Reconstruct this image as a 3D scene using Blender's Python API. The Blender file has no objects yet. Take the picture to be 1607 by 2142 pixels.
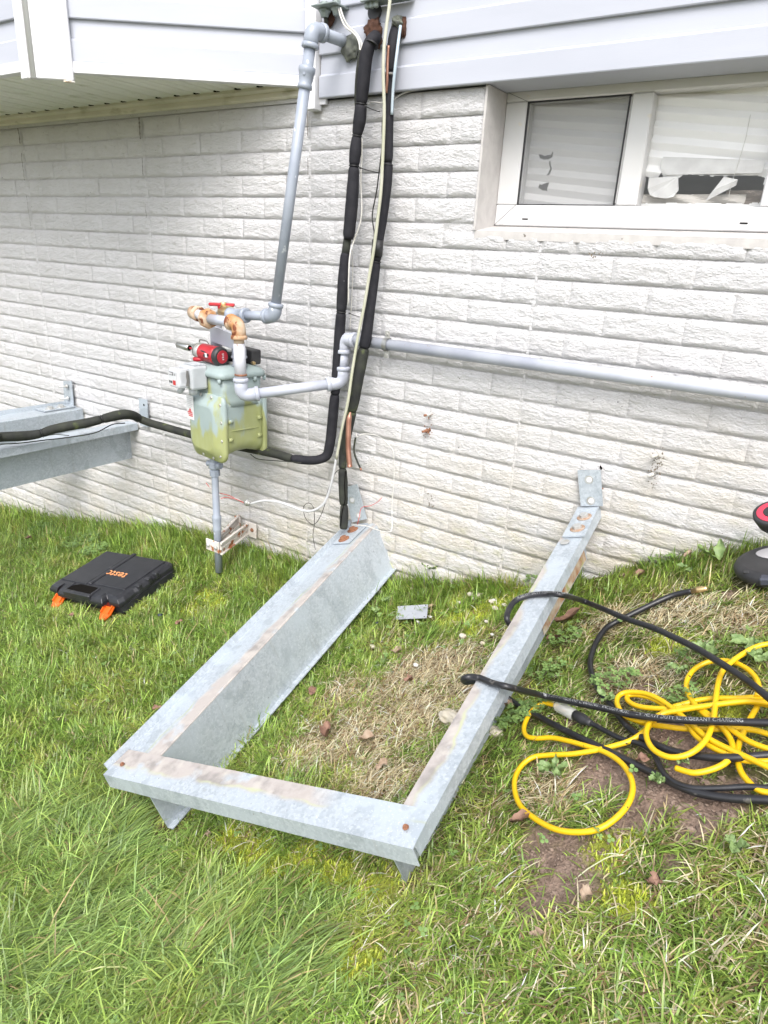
import bpy, bmesh, math, random
import numpy as np
from mathutils import Vector, Matrix, noise, Quaternion
random.seed(7)
rng = np.random.default_rng(11)
SC = bpy.context.scene
COL = SC.collection
# ---------------------------------------------------------------- camera
CAM_POS=(1.55990,-1.87273,0.96664)
CAM_R=(0.82883,0.55728,0.04976)
CAM_U=(-0.23815,0.27093,0.93267)
CAM_F=(-0.50628,0.78488,-0.35727)
cam_d = bpy.data.cameras.new('camera')
cam = bpy.data.objects.new('camera', cam_d); COL.objects.link(cam)
_r, _u, _f = Vector(CAM_R), Vector(CAM_U), Vector(CAM_F)
cam.matrix_world = Matrix(((_r.x, _u.x, -_f.x, CAM_POS[0]), (_r.y, _u.y, -_f.y, CAM_POS[1]), (_r.z, _u.z, -_f.z, CAM_POS[2]), (0, 0, 0, 1)))
cam_d.sensor_fit = 'VERTICAL'; cam_d.sensor_height = 36.0
cam_d.lens = 36.0 * 1409.28 / 2142.0
cam_d.clip_start = 0.05; cam_d.clip_end = 500
SC.camera = cam
# ---------------------------------------------------------------- world, sun, exposure
W = bpy.data.worlds.new('World'); SC.world = W; W.use_nodes = True
nt = W.node_tree; nt.nodes.clear()
sky = nt.nodes.new('ShaderNodeTexSky'); sky.sky_type = 'NISHITA'; sky.sun_disc = False
SUN_EL, SUN_AZ = math.radians(52), math.radians(152)
sky.sun_elevation = SUN_EL; sky.sun_rotation = SUN_AZ
sky.air_density = 1.0; sky.dust_density = 3.0; sky.ozone_density = 1.0
hs = nt.nodes.new('ShaderNodeHueSaturation'); hs.inputs['Saturation'].default_value = 0.36
bg = nt.nodes.new('ShaderNodeBackground'); bg.inputs['Strength'].default_value = 0.15
wo = nt.nodes.new('ShaderNodeOutputWorld')
nt.links.new(sky.outputs[0], hs.inputs['Color']); nt.links.new(hs.outputs[0], bg.inputs[0]); nt.links.new(bg.outputs[0], wo.inputs[0])
sun_d = bpy.data.lights.new('sun', 'SUN'); sun_d.energy = 1.0; sun_d.angle = math.radians(32); sun_d.color = (1.0, 0.97, 0.92)
sun = bpy.data.objects.new('sun', sun_d); COL.objects.link(sun)
_sd = Vector((math.sin(SUN_AZ) * math.cos(SUN_EL), math.cos(SUN_AZ) * math.cos(SUN_EL), math.sin(SUN_EL)))
sun.rotation_euler = _sd.to_track_quat('Z', 'Y').to_euler()
SC.view_settings.view_transform = 'Standard'; SC.view_settings.look = 'None'
SC.view_settings.exposure = 1.36; SC.view_settings.gamma = 1.0; SC.view_settings.use_curve_mapping = False
SC.cycles.max_bounces = 8; SC.cycles.transparent_max_bounces = 12

# ---------------------------------------------------------------- object helpers
def tag(o, label=None, cat=None, group=None, kind=None):
    if label: o['label'] = label
    if cat: o['category'] = cat
    if group: o['group'] = group
    if kind: o['kind'] = kind
    return o
def thing(name, loc, label, cat, group=None, M=None):
    o = bpy.data.objects.new(name, None); COL.objects.link(o); o.empty_display_size = 0.05
    o.matrix_world = M if M is not None else Matrix.Translation(Vector(loc))
    return tag(o, label, cat, group)
def world_of(o):
    m = o.matrix_basis.copy() if o.parent is None else world_of(o.parent) @ o.matrix_basis
    return m
def link(name, me, mat, parent=None, label=None, local=False, smooth=None):
    o = bpy.data.objects.new(name, me); COL.objects.link(o)
    if mat is not None and not me.materials: me.materials.append(mat)
    if parent is not None:
        o.parent = parent
        if not local: o.matrix_basis = world_of(parent).inverted()
    if smooth is not None:
        me.polygons.foreach_set('use_smooth', [smooth] * len(me.polygons))
    if label: o['label'] = label
    return o
def me_from(verts, faces, name='m'):
    me = bpy.data.meshes.new(name); me.from_pydata([tuple(v) for v in verts], [], faces); me.update(); return me
def bm_me(bm, name='m'):
    me = bpy.data.meshes.new(name); bm.to_mesh(me); bm.free(); return me
def vec(p): return Vector(p)
def catmull(P, n=8, closed=False):
    P = [Vector(p) for p in P]; out = []
    if len(P) < 3: return P
    Q = [P[0] * 2 - P[1]] + P + [P[-1] * 2 - P[-2]]
    for i in range(1, len(Q) - 2):
        a, b, c, d = Q[i - 1], Q[i], Q[i + 1], Q[i + 2]
        for k in range(n):
            t = k / n
            out.append(0.5 * ((2 * b) + (c - a) * t + (2 * a - 5 * b + 4 * c - d) * t * t + (3 * b - a - 3 * c + d) * t ** 3))
    out.append(P[-1]); return out
def fillet(P, r, n=8):
    P = [Vector(p) for p in P]; out = [P[0]]
    for i in range(1, len(P) - 1):
        a = (P[i - 1] - P[i]).normalized(); b = (P[i + 1] - P[i]).normalized()
        ang = a.angle(b); dd = min(r / math.tan(ang / 2), (P[i - 1] - P[i]).length * .49, (P[i + 1] - P[i]).length * .49)
        p0 = P[i] + a * dd; p1 = P[i] + b * dd
        for k in range(n + 1):
            t = k / n; out.append(p0 * (1 - t) ** 2 + P[i] * 2 * t * (1 - t) + p1 * t * t)
    out.append(P[-1]); return out
def frames(P):
    T = []
    for i in range(len(P)):
        a = P[max(i - 1, 0)]; b = P[min(i + 1, len(P) - 1)]; T.append((b - a).normalized())
    n = T[0].orthogonal().normalized(); N = [n]
    for i in range(1, len(P)):
        q = T[i - 1].rotation_difference(T[i]); n = q @ n; n = (n - T[i] * n.dot(T[i])).normalized(); N.append(n)
    return T, N
def tube_bm(bm, P, r, segs=12, cap=True, sx=1.0):
    P = [Vector(p) for p in P]; T, N = frames(P); rings = []
    for i, p in enumerate(P):
        rr = r[i] if hasattr(r, '__len__') else r
        bn = T[i].cross(N[i]); ring = []
        for k in range(segs):
            a = 2 * math.pi * k / segs
            ring.append(bm.verts.new(p + N[i] * math.cos(a) * rr * sx + bn * math.sin(a) * rr))
        rings.append(ring)
    for i in range(len(P) - 1):
        for k in range(segs):
            f = bm.faces.new((rings[i][k], rings[i][(k + 1) % segs], rings[i + 1][(k + 1) % segs], rings[i + 1][k])); f.smooth = True
    if cap:
        bm.faces.new(rings[0][::-1]); bm.faces.new(rings[-1])
    return rings
def tube(name, P, r, mat, parent=None, segs=12, label=None, cap=True, sx=1.0):
    bm = bmesh.new(); tube_bm(bm, P, r, segs, cap, sx); return link(name, bm_me(bm), mat, parent, label)
def lathe_bm(bm, p0, d, prof, segs=16, rot=0.0):
    """prof: list of (t, r) along direction d from p0"""
    p0 = Vector(p0); d = Vector(d).normalized(); n = d.orthogonal().normalized(); b = d.cross(n); rings = []
    for t, r in prof:
        ring = [bm.verts.new(p0 + d * t + (n * math.cos(2 * math.pi * k / segs + rot) + b * math.sin(2 * math.pi * k / segs + rot)) * max(r, 1e-5)) for k in range(segs)]
        rings.append(ring)
    for i in range(len(rings) - 1):
        for k in range(segs):
            f = bm.faces.new((rings[i][k], rings[i][(k + 1) % segs], rings[i + 1][(k + 1) % segs], rings[i + 1][k]))
            f.smooth = segs > 8
    bm.faces.new(rings[0][::-1]); bm.faces.new(rings[-1])
def lathe(name, p0, d, prof, mat, parent=None, segs=16, label=None, rot=0.0):
    bm = bmesh.new(); lathe_bm(bm, p0, d, prof, segs, rot); return link(name, bm_me(bm), mat, parent, label)
def basis(o, x, y, z):
    return Matrix(((x[0], y[0], z[0], o[0]), (x[1], y[1], z[1], o[1]), (x[2], y[2], z[2], o[2]), (0, 0, 0, 1)))
def box_bm(bm, lo, hi, M=None, bev=0.0, seg=1):
    vs = [bm.verts.new((x, y, z)) for x in (lo[0], hi[0]) for y in (lo[1], hi[1]) for z in (lo[2], hi[2])]
    fs = [bm.faces.new([vs[i] for i in q]) for q in ((0, 1, 3, 2), (4, 6, 7, 5), (0, 4, 5, 1), (2, 3, 7, 6), (0, 2, 6, 4), (1, 5, 7, 3))]
    new = vs
    if bev > 0:
        es = list({e for f in fs for e in f.edges})
        r = bmesh.ops.bevel(bm, geom=es, offset=bev, segments=seg, affect='EDGES', profile=0.5)
        new = list({v for f in r['faces'] for v in f.verts} | {v for v in vs if v.is_valid})
    if M is not None:
        bmesh.ops.transform(bm, matrix=M, verts=[v for v in new if v.is_valid])
def box(name, lo, hi, mat, parent=None, M=None, bev=0.0, seg=1, label=None, local=False):
    bm = bmesh.new(); box_bm(bm, lo, hi, M, bev, seg); return link(name, bm_me(bm), mat, parent, label, local)
def prism_bm(bm, pts, th, M=None):
    """pts: 2D outline in local xy, extruded along local z from 0 to th"""
    a = [bm.verts.new((x, y, 0)) for x, y in pts]; b = [bm.verts.new((x, y, th)) for x, y in pts]
    n = len(pts); bm.faces.new(a[::-1]); bm.faces.new(b)
    for i in range(n): bm.faces.new((a[i], a[(i + 1) % n], b[(i + 1) % n], b[i]))
    if M is not None: bmesh.ops.transform(bm, matrix=M, verts=a + b)
def prism(name, pts, th, mat, parent=None, M=None, bev=0.0, label=None, local=False):
    bm = bmesh.new(); prism_bm(bm, pts, th)
    if bev: bmesh.ops.bevel(bm, geom=list(bm.edges), offset=bev, segments=1, affect='EDGES')
    if M is not None: bmesh.ops.transform(bm, matrix=M, verts=bm.verts)
    bmesh.ops.recalc_face_normals(bm, faces=bm.faces)
    return link(name, bm_me(bm), mat, parent, label, local)
def text_me(txt, size, depth=0.0):
    c = bpy.data.curves.new('t', 'FONT'); c.body = txt; c.size = size; c.extrude = depth; c.align_x = 'CENTER'; c.align_y = 'CENTER'; c.resolution_u = 3
    o = bpy.data.objects.new('t', c); COL.objects.link(o)
    dg = bpy.context.evaluated_depsgraph_get(); me = bpy.data.meshes.new_from_object(o.evaluated_get(dg))
    bpy.data.objects.remove(o); me.materials.clear(); return me

# ---------------------------------------------------------------- materials
def mat(name, a, b=None, scale=8.0, rough=0.6, metal=0.0, bump=0.0, bscale=60.0, stretch=(1, 1, 1), spec=0.5, lo=.35, hi=.65,
        layers=(), coord='Object', rough2=None, detail=6.0, coat=0.0):
    """a,b: colours mixed by noise; layers: (colour, scale, threshold, softness, stretch) patches on top"""
    m = bpy.data.materials.new(name); m.use_nodes = True; t = m.node_tree; N = t.nodes; L = t.links
    bs = N['Principled BSDF']; bs.inputs['Roughness'].default_value = rough; bs.inputs['Metallic'].default_value = metal
    bs.inputs['Specular IOR Level'].default_value = spec
    if coat: bs.inputs['Coat Weight'].default_value = coat
    tc = N.new('ShaderNodeTexCoord')
    if coord == 'World':
        g = N.new('ShaderNodeNewGeometry'); src = g.outputs['Position']
    else: src = tc.outputs['Object']
    def mapped(st):
        mp = N.new('ShaderNodeMapping'); mp.inputs['Scale'].default_value = st; L.new(src, mp.inputs[0]); return mp.outputs[0]
    def noise_n(sc, st=(1, 1, 1), det=detail):
        n = N.new('ShaderNodeTexNoise'); n.inputs['Scale'].default_value = sc; n.inputs['Detail'].default_value = det; L.new(mapped(st), n.inputs['Vector']); return n.outputs['Fac']
    def ramp(fac, l, h):
        r = N.new('ShaderNodeMapRange'); r.inputs[1].default_value = l; r.inputs[2].default_value = h; L.new(fac, r.inputs[0]); return r.outputs[0]
    if b is None: b = tuple(c * 0.85 for c in a)
    mx = N.new('ShaderNodeMix'); mx.data_type = 'RGBA'; mx.inputs[6].default_value = (*a, 1); mx.inputs[7].default_value = (*b, 1)
    L.new(ramp(noise_n(scale, stretch), lo, hi), mx.inputs[0]); col = mx.outputs[2]
    for (c, sc, th, so, st) in layers:
        m2 = N.new('ShaderNodeMix'); m2.data_type = 'RGBA'; m2.inputs[7].default_value = (*c, 1); L.new(col, m2.inputs[6])
        L.new(ramp(noise_n(sc, st), th, th + so), m2.inputs[0]); col = m2.outputs[2]
    L.new(col, bs.inputs['Base Color'])
    if rough2 is not None:
        L.new(ramp(noise_n(scale * 1.7, stretch), 0.3, 0.7), bs.inputs['Roughness'])
        r = N.new('ShaderNodeMapRange'); r.inputs[3].default_value = rough; r.inputs[4].default_value = rough2
        L.new(noise_n(scale * 1.7, stretch), r.inputs[0]); L.new(r.outputs[0], bs.inputs['Roughness'])
    if bump:
        bp = N.new('ShaderNodeBump'); bp.inputs['Strength'].default_value = bump; bp.inputs['Distance'].default_value = 0.002
        L.new(noise_n(bscale, stretch), bp.inputs['Height']); L.new(bp.outputs[0], bs.inputs['Normal'])
    m['bs'] = 1
    return m
def mnodes(m): return m.node_tree.nodes, m.node_tree.links

# wall paint over rock-faced concrete: base, dark pits, dirt and algae stains low down
def wall_paint():
    m = bpy.data.materials.new('painted_concrete'); m.use_nodes = True; N, L = mnodes(m); bs = N['Principled BSDF']
    bs.inputs['Roughness'].default_value = 0.55; bs.inputs['Specular IOR Level'].default_value = 0.4
    g = N.new('ShaderNodeNewGeometry'); P = g.outputs['Position']
    def mp(s):
        q = N.new('ShaderNodeMapping'); q.inputs['Scale'].default_value = s; L.new(P, q.inputs[0]); return q.outputs[0]
    def nz(sc, s=(1, 1, 1), d=6, ro=.55):
        n = N.new('ShaderNodeTexNoise'); n.inputs['Scale'].default_value = sc; n.inputs['Detail'].default_value = d; n.inputs['Roughness'].default_value = ro; L.new(mp(s), n.inputs['Vector']); return n.outputs['Fac']
    def rg(f, a, b, c=0., d=1.):
        r = N.new('ShaderNodeMapRange'); r.inputs[1].default_value = a; r.inputs[2].default_value = b; r.inputs[3].default_value = c; r.inputs[4].default_value = d; L.new(f, r.inputs[0]); return r.outputs[0]
    def mix(a, b, f):
        x = N.new('ShaderNodeMix'); x.data_type = 'RGBA'
        for s, v in ((6, a), (7, b)):
            if isinstance(v, tuple): x.inputs[s].default_value = (*v, 1)
            else: L.new(v, x.inputs[s])
        L.new(f, x.inputs[0]); return x.outputs[2]
    def mul(a, b):
        x = N.new('ShaderNodeMath'); x.operation = 'MULTIPLY'; L.new(a, x.inputs[0])
        if isinstance(b, float): x.inputs[1].default_value = b
        else: L.new(b, x.inputs[1])
        return x.outputs[0]
    c = mix((.59, .583, .595), (.53, .522, .525), rg(nz(5), .35, .7))
    c = mix(c, (.46, .45, .44), rg(nz(38, (1, 1, 2)), .60, .76))
    # height above the sloping grade, for splash dirt and algae
    sx = N.new('ShaderNodeSeparateXYZ'); L.new(P, sx.inputs[0])
    fc = N.new('ShaderNodeFloatCurve')  # unused helper kept simple: grade approximated by two slopes
    N.remove(fc)
    a1 = N.new('ShaderNodeMath'); a1.operation = 'MULTIPLY_ADD'; a1.inputs[1].default_value = -0.24; a1.inputs[2].default_value = 0.10; L.new(sx.outputs[0], a1.inputs[0])
    h = N.new('ShaderNodeMath'); h.operation = 'ADD'; L.new(sx.outputs[2], h.inputs[0]); L.new(a1.outputs[0], h.inputs[1])
    low = rg(h.outputs[0], .55, .0)
    c = mix(c, (.50, .45, .36), mul(mul(low, rg(nz(7, (1, 1, 1.5)), .3, .62)), .75))
    vlow = rg(h.outputs[0], .22, -.02)
    c = mix(c, (.36, .36, .20), mul(vlow, mul(rg(nz(22, (1, 1, 3)), .52, .72), .7)))
    # warm grime under the eave on the left
    # pits and chips
    v = N.new('ShaderNodeTexVoronoi'); v.inputs['Scale'].default_value = 30; v.inputs['Randomness'].default_value = 1.0; L.new(mp((1, 1, 1.5)), v.inputs['Vector'])
    pit = mul(rg(v.outputs['Distance'], .085, .05), rg(nz(9), .56, .62))
    c = mix(c, (.07, .065, .06), pit)
    v2 = N.new('ShaderNodeTexVoronoi'); v2.inputs['Scale'].default_value = 75; L.new(mp((1, 1, 1)), v2.inputs['Vector'])
    c = mix(c, (.22, .21, .20), mul(rg(v2.outputs['Distance'], .13, .07), rg(nz(14), .5, .6)))
    L.new(c, bs.inputs['Base Color'])
    ad = N.new('ShaderNodeMath'); ad.operation = 'ADD'; L.new(mul(nz(42, (1, 1, 2.2), 9, .68), 1.0), ad.inputs[0]); L.new(mul(nz(130, (1, 1, 1.5), 4), .35), ad.inputs[1])
    bp = N.new('ShaderNodeBump'); bp.inputs['Strength'].default_value = 0.75; bp.inputs['Distance'].default_value = 0.015; L.new(ad.outputs[0], bp.inputs['Height'])
    L.new(bp.outputs[0], bs.inputs['Normal'])
    return m
M_WALL = wall_paint()
M_MORTAR = M_WALL
M_REVEAL = mat('painted_plaster', (.50, .48, .465), (.43, .41, .40), 30, .7, bump=.5, bscale=90, layers=(((.16, .14, .12), 42, .70, .03, (1, 1, 1)),))
M_SIDING = mat('vinyl_siding', (.43, .445, .50), (.405, .42, .475), 3, .45, bump=.12, bscale=140, stretch=(1, 1, 5), spec=.35)
M_TRIM = mat('white_vinyl_trim', (.66, .66, .68), (.62, .62, .64), 4, .35, spec=.45)
M_SOFFIT = mat('soffit_vinyl', (.74, .75, .69), (.68, .70, .63), 5, .5, layers=(((.40, .43, .30), 9, .58, .2, (1, 1, 1)),))
M_LEDGE = mat('ledge_board', (.66, .63, .55), (.58, .56, .48), 6, .6, layers=(((.38, .36, .27), 9, .6, .15, (1, 1, 3)),))
M_PVC = mat('window_vinyl', (.60, .60, .605), (.56, .555, .55), 6, .3, spec=.5, layers=(((.62, .58, .50), 26, .66, .1, (1, 1, 1)),))
M_BLACK = mat('black_rubber', (.012, .012, .013), (.02, .02, .022), 20, .5)
M_DARK = mat('dark_gap', (.008, .007, .006), None, 5, .95, spec=.05)
M_GREY = mat('grey_painted_pipe', (.255, .285, .34), (.31, .34, .395), 14, .38, spec=.5, bump=.08, bscale=180, layers=(((.55, .58, .62), 40, .66, .05, (1, 1, 1)),))
M_GREYL = mat('pale_painted_pipe', (.37, .39, .455), (.42, .44, .50), 10, .33, spec=.5, bump=.06, bscale=200, layers=(((.48, .50, .55), 5, .50, .25, (1, 1, 1)), ((.30, .20, .14), 60, .70, .02, (1, 1, 1))))
M_WHITERUST = mat('chipped_white_paint', (.52, .52, .56), (.46, .47, .51), 14, .4, bump=.1, bscale=120, layers=(((.20, .10, .05), 45, .66, .03, (1, 1, .5)),))
M_RUST = mat('rusty_iron', (.40, .19, .07), (.50, .40, .30), 26, .75, bump=.7, bscale=90, layers=(((.16, .045, .015), 40, .56, .06, (1, 1, 1)),))
M_RUSTW = mat('rusty_white_bracket', (.62, .58, .54), (.52, .48, .44), 20, .7, bump=.4, bscale=80, layers=(((.30, .11, .04), 34, .56, .06, (1, 1, 1)),))
M_FOAM = mat('black_foam_insulation', (.012, .012, .016), (.020, .0195, .024), 40, .78, bump=.35, bscale=220, layers=(((.12, .12, .13), 70, .74, .05, (1, 1, 1)),), spec=.3)
M_FOAMG = mat('weathered_foam', (.020, .021, .020), (.036, .039, .030), 22, .8, bump=.5, bscale=120, layers=(((.075, .09, .035), 18, .60, .1, (1, 1, 1)),), spec=.3)
M_WIREW = mat('white_cable', (.55, .54, .52), (.48, .465, .42), 20, .45)
M_WIREY = mat('yellowed_cable', (.38, .385, .28), (.45, .445, .37), 9, .5)
M_WIREG = mat('grey_cable', (.52, .52, .53), (.45, .45, .46), 12, .5)
M_WIREB = mat('thin_black_wire', (.02, .018, .018), None, 8, .6)
M_WIRER = mat('red_wire', (.45, .04, .03), None, 8, .5)
M_COPPER = mat('copper_tube', (.38, .20, .145), (.27, .13, .09), 26, .35, metal=.7, layers=(((.05, .035, .03), 22, .60, .06, (1, 1, .4)),))
M_SPRAY = mat('brown_foam_sealant', (.045, .018, .010), (.08, .034, .019), 60, .9, bump=1.0, bscale=90)
M_PUTTY = mat('dark_duct_putty', (.075, .08, .075), (.14, .15, .12), 50, .8, bump=.8, bscale=90)
M_METER = mat('meter_paint', (.31, .375, .37), (.27, .33, .33), 9, .42, spec=.4)
M_STEEL = mat('bright_steel', (.62, .62, .60), (.50, .50, .48), 20, .28, metal=.9)
M_ZINC = mat('zinc_bolt', (.55, .56, .56), (.42, .41, .38), 40, .45, metal=.6)
M_RUSTB = mat('rusted_bolt', (.17, .07, .038), (.28, .13, .07), 90, .8, bump=.5, bscale=150)
M_RED = mat('red_tool_plastic', (.42, .022, .035), (.36, .02, .028), 12, .35)
M_REDD = mat('dark_red_grip', (.36, .008, .02), None, 12, .4)
M_TOOLG = mat('tool_grey', (.16, .155, .15), (.22, .215, .20), 30, .45, metal=.3)
M_TOOLB = mat('tool_black', (.022, .022, .024), (.035, .035, .037), 30, .5)
M_CASE = mat('black_case_plastic', (.014, .0145, .018), (.022, .0225, .027), 30, .42, bump=.15, bscale=260, layers=(((.055, .055, .06), 60, .66, .08, (.25, 1, 1)),))
M_ORANGE = mat('orange_latch', (.66, .12, .012), (.60, .10, .01), 15, .4)
M_MAROON = mat('latch_hinge_red', (.12, .012, .008), None, 15, .5)
M_INK = mat('orange_lettering', (.72, .30, .12), None, 10, .6)
M_PRINT = mat('white_hose_print', (.30, .31, .31), (.16, .165, .165), 120, .6, lo=.45, hi=.62)
M_HOSE = mat('black_hose_rubber', (.011, .011, .013), (.018, .018, .021), 25, .38, spec=.5, bump=.1, bscale=200, layers=(((.075, .07, .065), 50, .66, .06, (1, 1, 1)),))
M_YELLOW = mat('yellow_cord', (.66, .42, .006), (.60, .37, .004), 12, .40, bump=.15, bscale=160, layers=(((.04, .03, .015), 90, .69, .02, (1, 1, 1)),))
M_BRASS = mat('brass_fitting', (.62, .46, .24), (.50, .36, .18), 20, .3, metal=.8)
M_TAG = mat('grey_plate', (.40, .42, .46), (.37, .39, .43), 10, .4, metal=.2)
M_STONE = mat('pebble_stone', (.42, .37, .28), (.50, .47, .41), 30, .8, bump=.3, coord='World')
M_LEAFD = mat('dry_leaf', (.16, .085, .06), (.25, .145, .10), 50, .75, bump=.3, coord='World')
M_LEAFP = mat('pale_dry_leaf', (.34, .26, .19), (.26, .18, .12), 50, .75, bump=.3, coord='World')
M_WEED = mat('weed_leaf', (.12, .19, .06), (.20, .28, .10), 60, .5, bump=.3, coord='World')
M_CLOVER = mat('clover_leaf', (.10, .18, .05), (.17, .26, .07), 70, .55, coord='World')
def galv(name, dirt=None):
    """spangled zinc; dirt = (axis index, a, b): a band of dried dirt across that local axis"""
    m = bpy.data.materials.new(name); m.use_nodes = True; N, L = mnodes(m); bs = N['Principled BSDF']
    bs.inputs['Metallic'].default_value = .22; bs.inputs['Roughness'].default_value = .40
    tc = N.new('ShaderNodeTexCoord'); O = tc.outputs['Object']
    def nz(sc, s=(1, 1, 1), d=6):
        q = N.new('ShaderNodeMapping'); q.inputs['Scale'].default_value = s; L.new(O, q.inputs[0])
        n = N.new('ShaderNodeTexNoise'); n.inputs['Scale'].default_value = sc; n.inputs['Detail'].default_value = d; L.new(q.outputs[0], n.inputs['Vector']); return n.outputs['Fac']
    def rg(f, a, b, c=0., d=1.):
        r = N.new('ShaderNodeMapRange'); r.inputs[1].default_value = a; r.inputs[2].default_value = b; r.inputs[3].default_value = c; r.inputs[4].default_value = d; L.new(f, r.inputs[0]); return r.outputs[0]
    def mix(a, b, f):
        x = N.new('ShaderNodeMix'); x.data_type = 'RGBA'
        for s, v in ((6, a), (7, b)):
            if isinstance(v, tuple): x.inputs[s].default_value = (*v, 1)
            else: L.new(v, x.inputs[s])
        L.new(f, x.inputs[0]); return x.outputs[2]
    def mth(op, a, b):
        x = N.new('ShaderNodeMath'); x.operation = op
        for i, v in enumerate((a, b)):
            if isinstance(v, (int, float)): x.inputs[i].default_value = v
            else: L.new(v, x.inputs[i])
        return x.outputs[0]
    v = N.new('ShaderNodeTexVoronoi'); v.inputs['Scale'].default_value = 170; L.new(O, v.inputs['Vector'])
    bw = N.new('ShaderNodeRGBToBW'); L.new(v.outputs['Color'], bw.inputs[0])
    c = mix((.33, .37, .41), (.45, .49, .53), rg(bw.outputs[0], .1, .9))
    c = mix(c, (.43, .48, .53), rg(nz(5), .45, .65))
    c = mix(c, (.24, .275, .30), mth('MULTIPLY', rg(nz(13), .60, .64), .4))
    c = mix(c, (.27, .28, .28), mth('MULTIPLY', rg(nz(30, (1, 1, .12)), .60, .70), .35)); c = mix(c, (.20, .235, .265), mth('MULTIPLY', rg(nz(17, (1, 1, .5), 4), .59, .63), .26)); c = mix(c, (.16, .15, .14), rg(nz(110), .72, .75)); c = mix(c, (.72, .74, .76), mth('MULTIPLY', rg(nz(330), .62, .68), .5))
    d = None
    if dirt:
        ax, a, b = dirt[:3]
        sx = N.new('ShaderNodeSeparateXYZ'); L.new(O, sx.inputs[0]); cx_ = mth('SUBTRACT', sx.outputs[0], mth('MULTIPLY', sx.outputs[1], .0387)) if ax == 0 else mth('ADD', sx.outputs[1], mth('MULTIPLY', sx.outputs[0], .046)); co = mth('ADD', cx_, mth('MULTIPLY', mth('SUBTRACT', nz(9), .5), .06))
        w = .012
        band = mth('MULTIPLY', rg(co, a, a + w), rg(co, b + w, b))
        band = mth('MULTIPLY', mth('MULTIPLY', band, rg(sx.outputs[2], -.006, -.004)), rg(nz(12), .34, .44)); 
        if ax == 1: band = mth('MULTIPLY', band, rg(mth('ADD', sx.outputs[0], mth('MULTIPLY', nz(8), .2)), .78, .70))
        edge = mth('MULTIPLY', rg(co, a - .007, a - .002), rg(co, a + .003, a - .002)) if dirt[3] > 0 else mth('MULTIPLY', rg(co, b - .003, b + .002), rg(co, b + .007, b + .002))
        dc = mix((.36, .315, .285), (.22, .19, .17), rg(nz(16), .48, .62))
        dc = mix(dc, (.44, .395, .35), rg(nz(26), .5, .7))
        c = mix(c, dc, mth('MULTIPLY', band, .85)); c = mix(c, (.40, .42, .27), mth('MULTIPLY', mth('MULTIPLY', edge, rg(sx.outputs[2], -.006, -.004)), rg(nz(6), .45, .6)))
        L.new(rg(band, 0, 1, .22, .05), bs.inputs['Metallic']); L.new(rg(band, 0, 1, .42, .8), bs.inputs['Roughness'])
    L.new(c, bs.inputs['Base Color'])
    bp = N.new('ShaderNodeBump'); bp.inputs['Strength'].default_value = .12; bp.inputs['Distance'].default_value = .001; L.new(nz(120), bp.inputs['Height']); L.new(bp.outputs[0], bs.inputs['Normal'])
    return m
M_GALV = galv('galvanized_steel')
M_GALVL = galv('galvanized_left_rail', (0, .030, .090, 1))
M_GALVR = galv('galvanized_right_rail', (0, .745, .788, -1))
M_GALVF = galv('galvanized_front_rail', (1, 1.095, 1.168, -1))
# meter: green-yellow algae bloom over the lower faces
def meter_mat():
    m = M_METER; N, L = mnodes(m); bs = N['Principled BSDF']; old = bs.inputs['Base Color'].links[0].from_socket
    g = N.new('ShaderNodeNewGeometry'); n = N.new('ShaderNodeTexNoise'); n.inputs['Scale'].default_value = 16; n.inputs['Detail'].default_value = 7
    mp = N.new('ShaderNodeMapping'); mp.inputs['Scale'].default_value = (1, 1, .38); L.new(g.outputs['Position'], mp.inputs[0]); L.new(mp.outputs[0], n.inputs['Vector'])
    sx = N.new('ShaderNodeSeparateXYZ'); L.new(g.outputs['Position'], sx.inputs[0])
    a = N.new('ShaderNodeMath'); a.operation = 'MULTIPLY_ADD'; a.inputs[1].default_value = .55; L.new(n.outputs['Fac'], a.inputs[0]); L.new(sx.outputs[2], a.inputs[2])
    r = N.new('ShaderNodeMapRange'); r.inputs[1].default_value = .725; r.inputs[2].default_value = .675; L.new(a.outputs[0], r.inputs[0])
    n2 = N.new('ShaderNodeTexNoise'); n2.inputs['Scale'].default_value = 45; L.new(mp.outputs[0], n2.inputs['Vector'])
    c = N.new('ShaderNodeMix'); c.data_type = 'RGBA'; c.inputs[6].default_value = (.27, .285, .055, 1); c.inputs[7].default_value = (.34, .355, .17, 1); L.new(n2.outputs['Fac'], c.inputs[0])
    x = N.new('ShaderNodeMix'); x.data_type = 'RGBA'; L.new(old, x.inputs[6]); L.new(c.outputs[2], x.inputs[7])
    k = N.new('ShaderNodeMath'); k.operation = 'MULTIPLY'; k.inputs[1].default_value = .85; L.new(r.outputs[0], k.inputs[0]); L.new(k.outputs[0], x.inputs[0])
    L.new(x.outputs[2], bs.inputs['Base Color'])
meter_mat()
def clear_mat(name, col, alpha, rough=.1):
    m = bpy.data.materials.new(name); m.use_nodes = True; bs = m.node_tree.nodes['Principled BSDF']
    bs.inputs['Base Color'].default_value = (*col, 1); bs.inputs['Alpha'].default_value = alpha; bs.inputs['Roughness'].default_value = rough; return m
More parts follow.
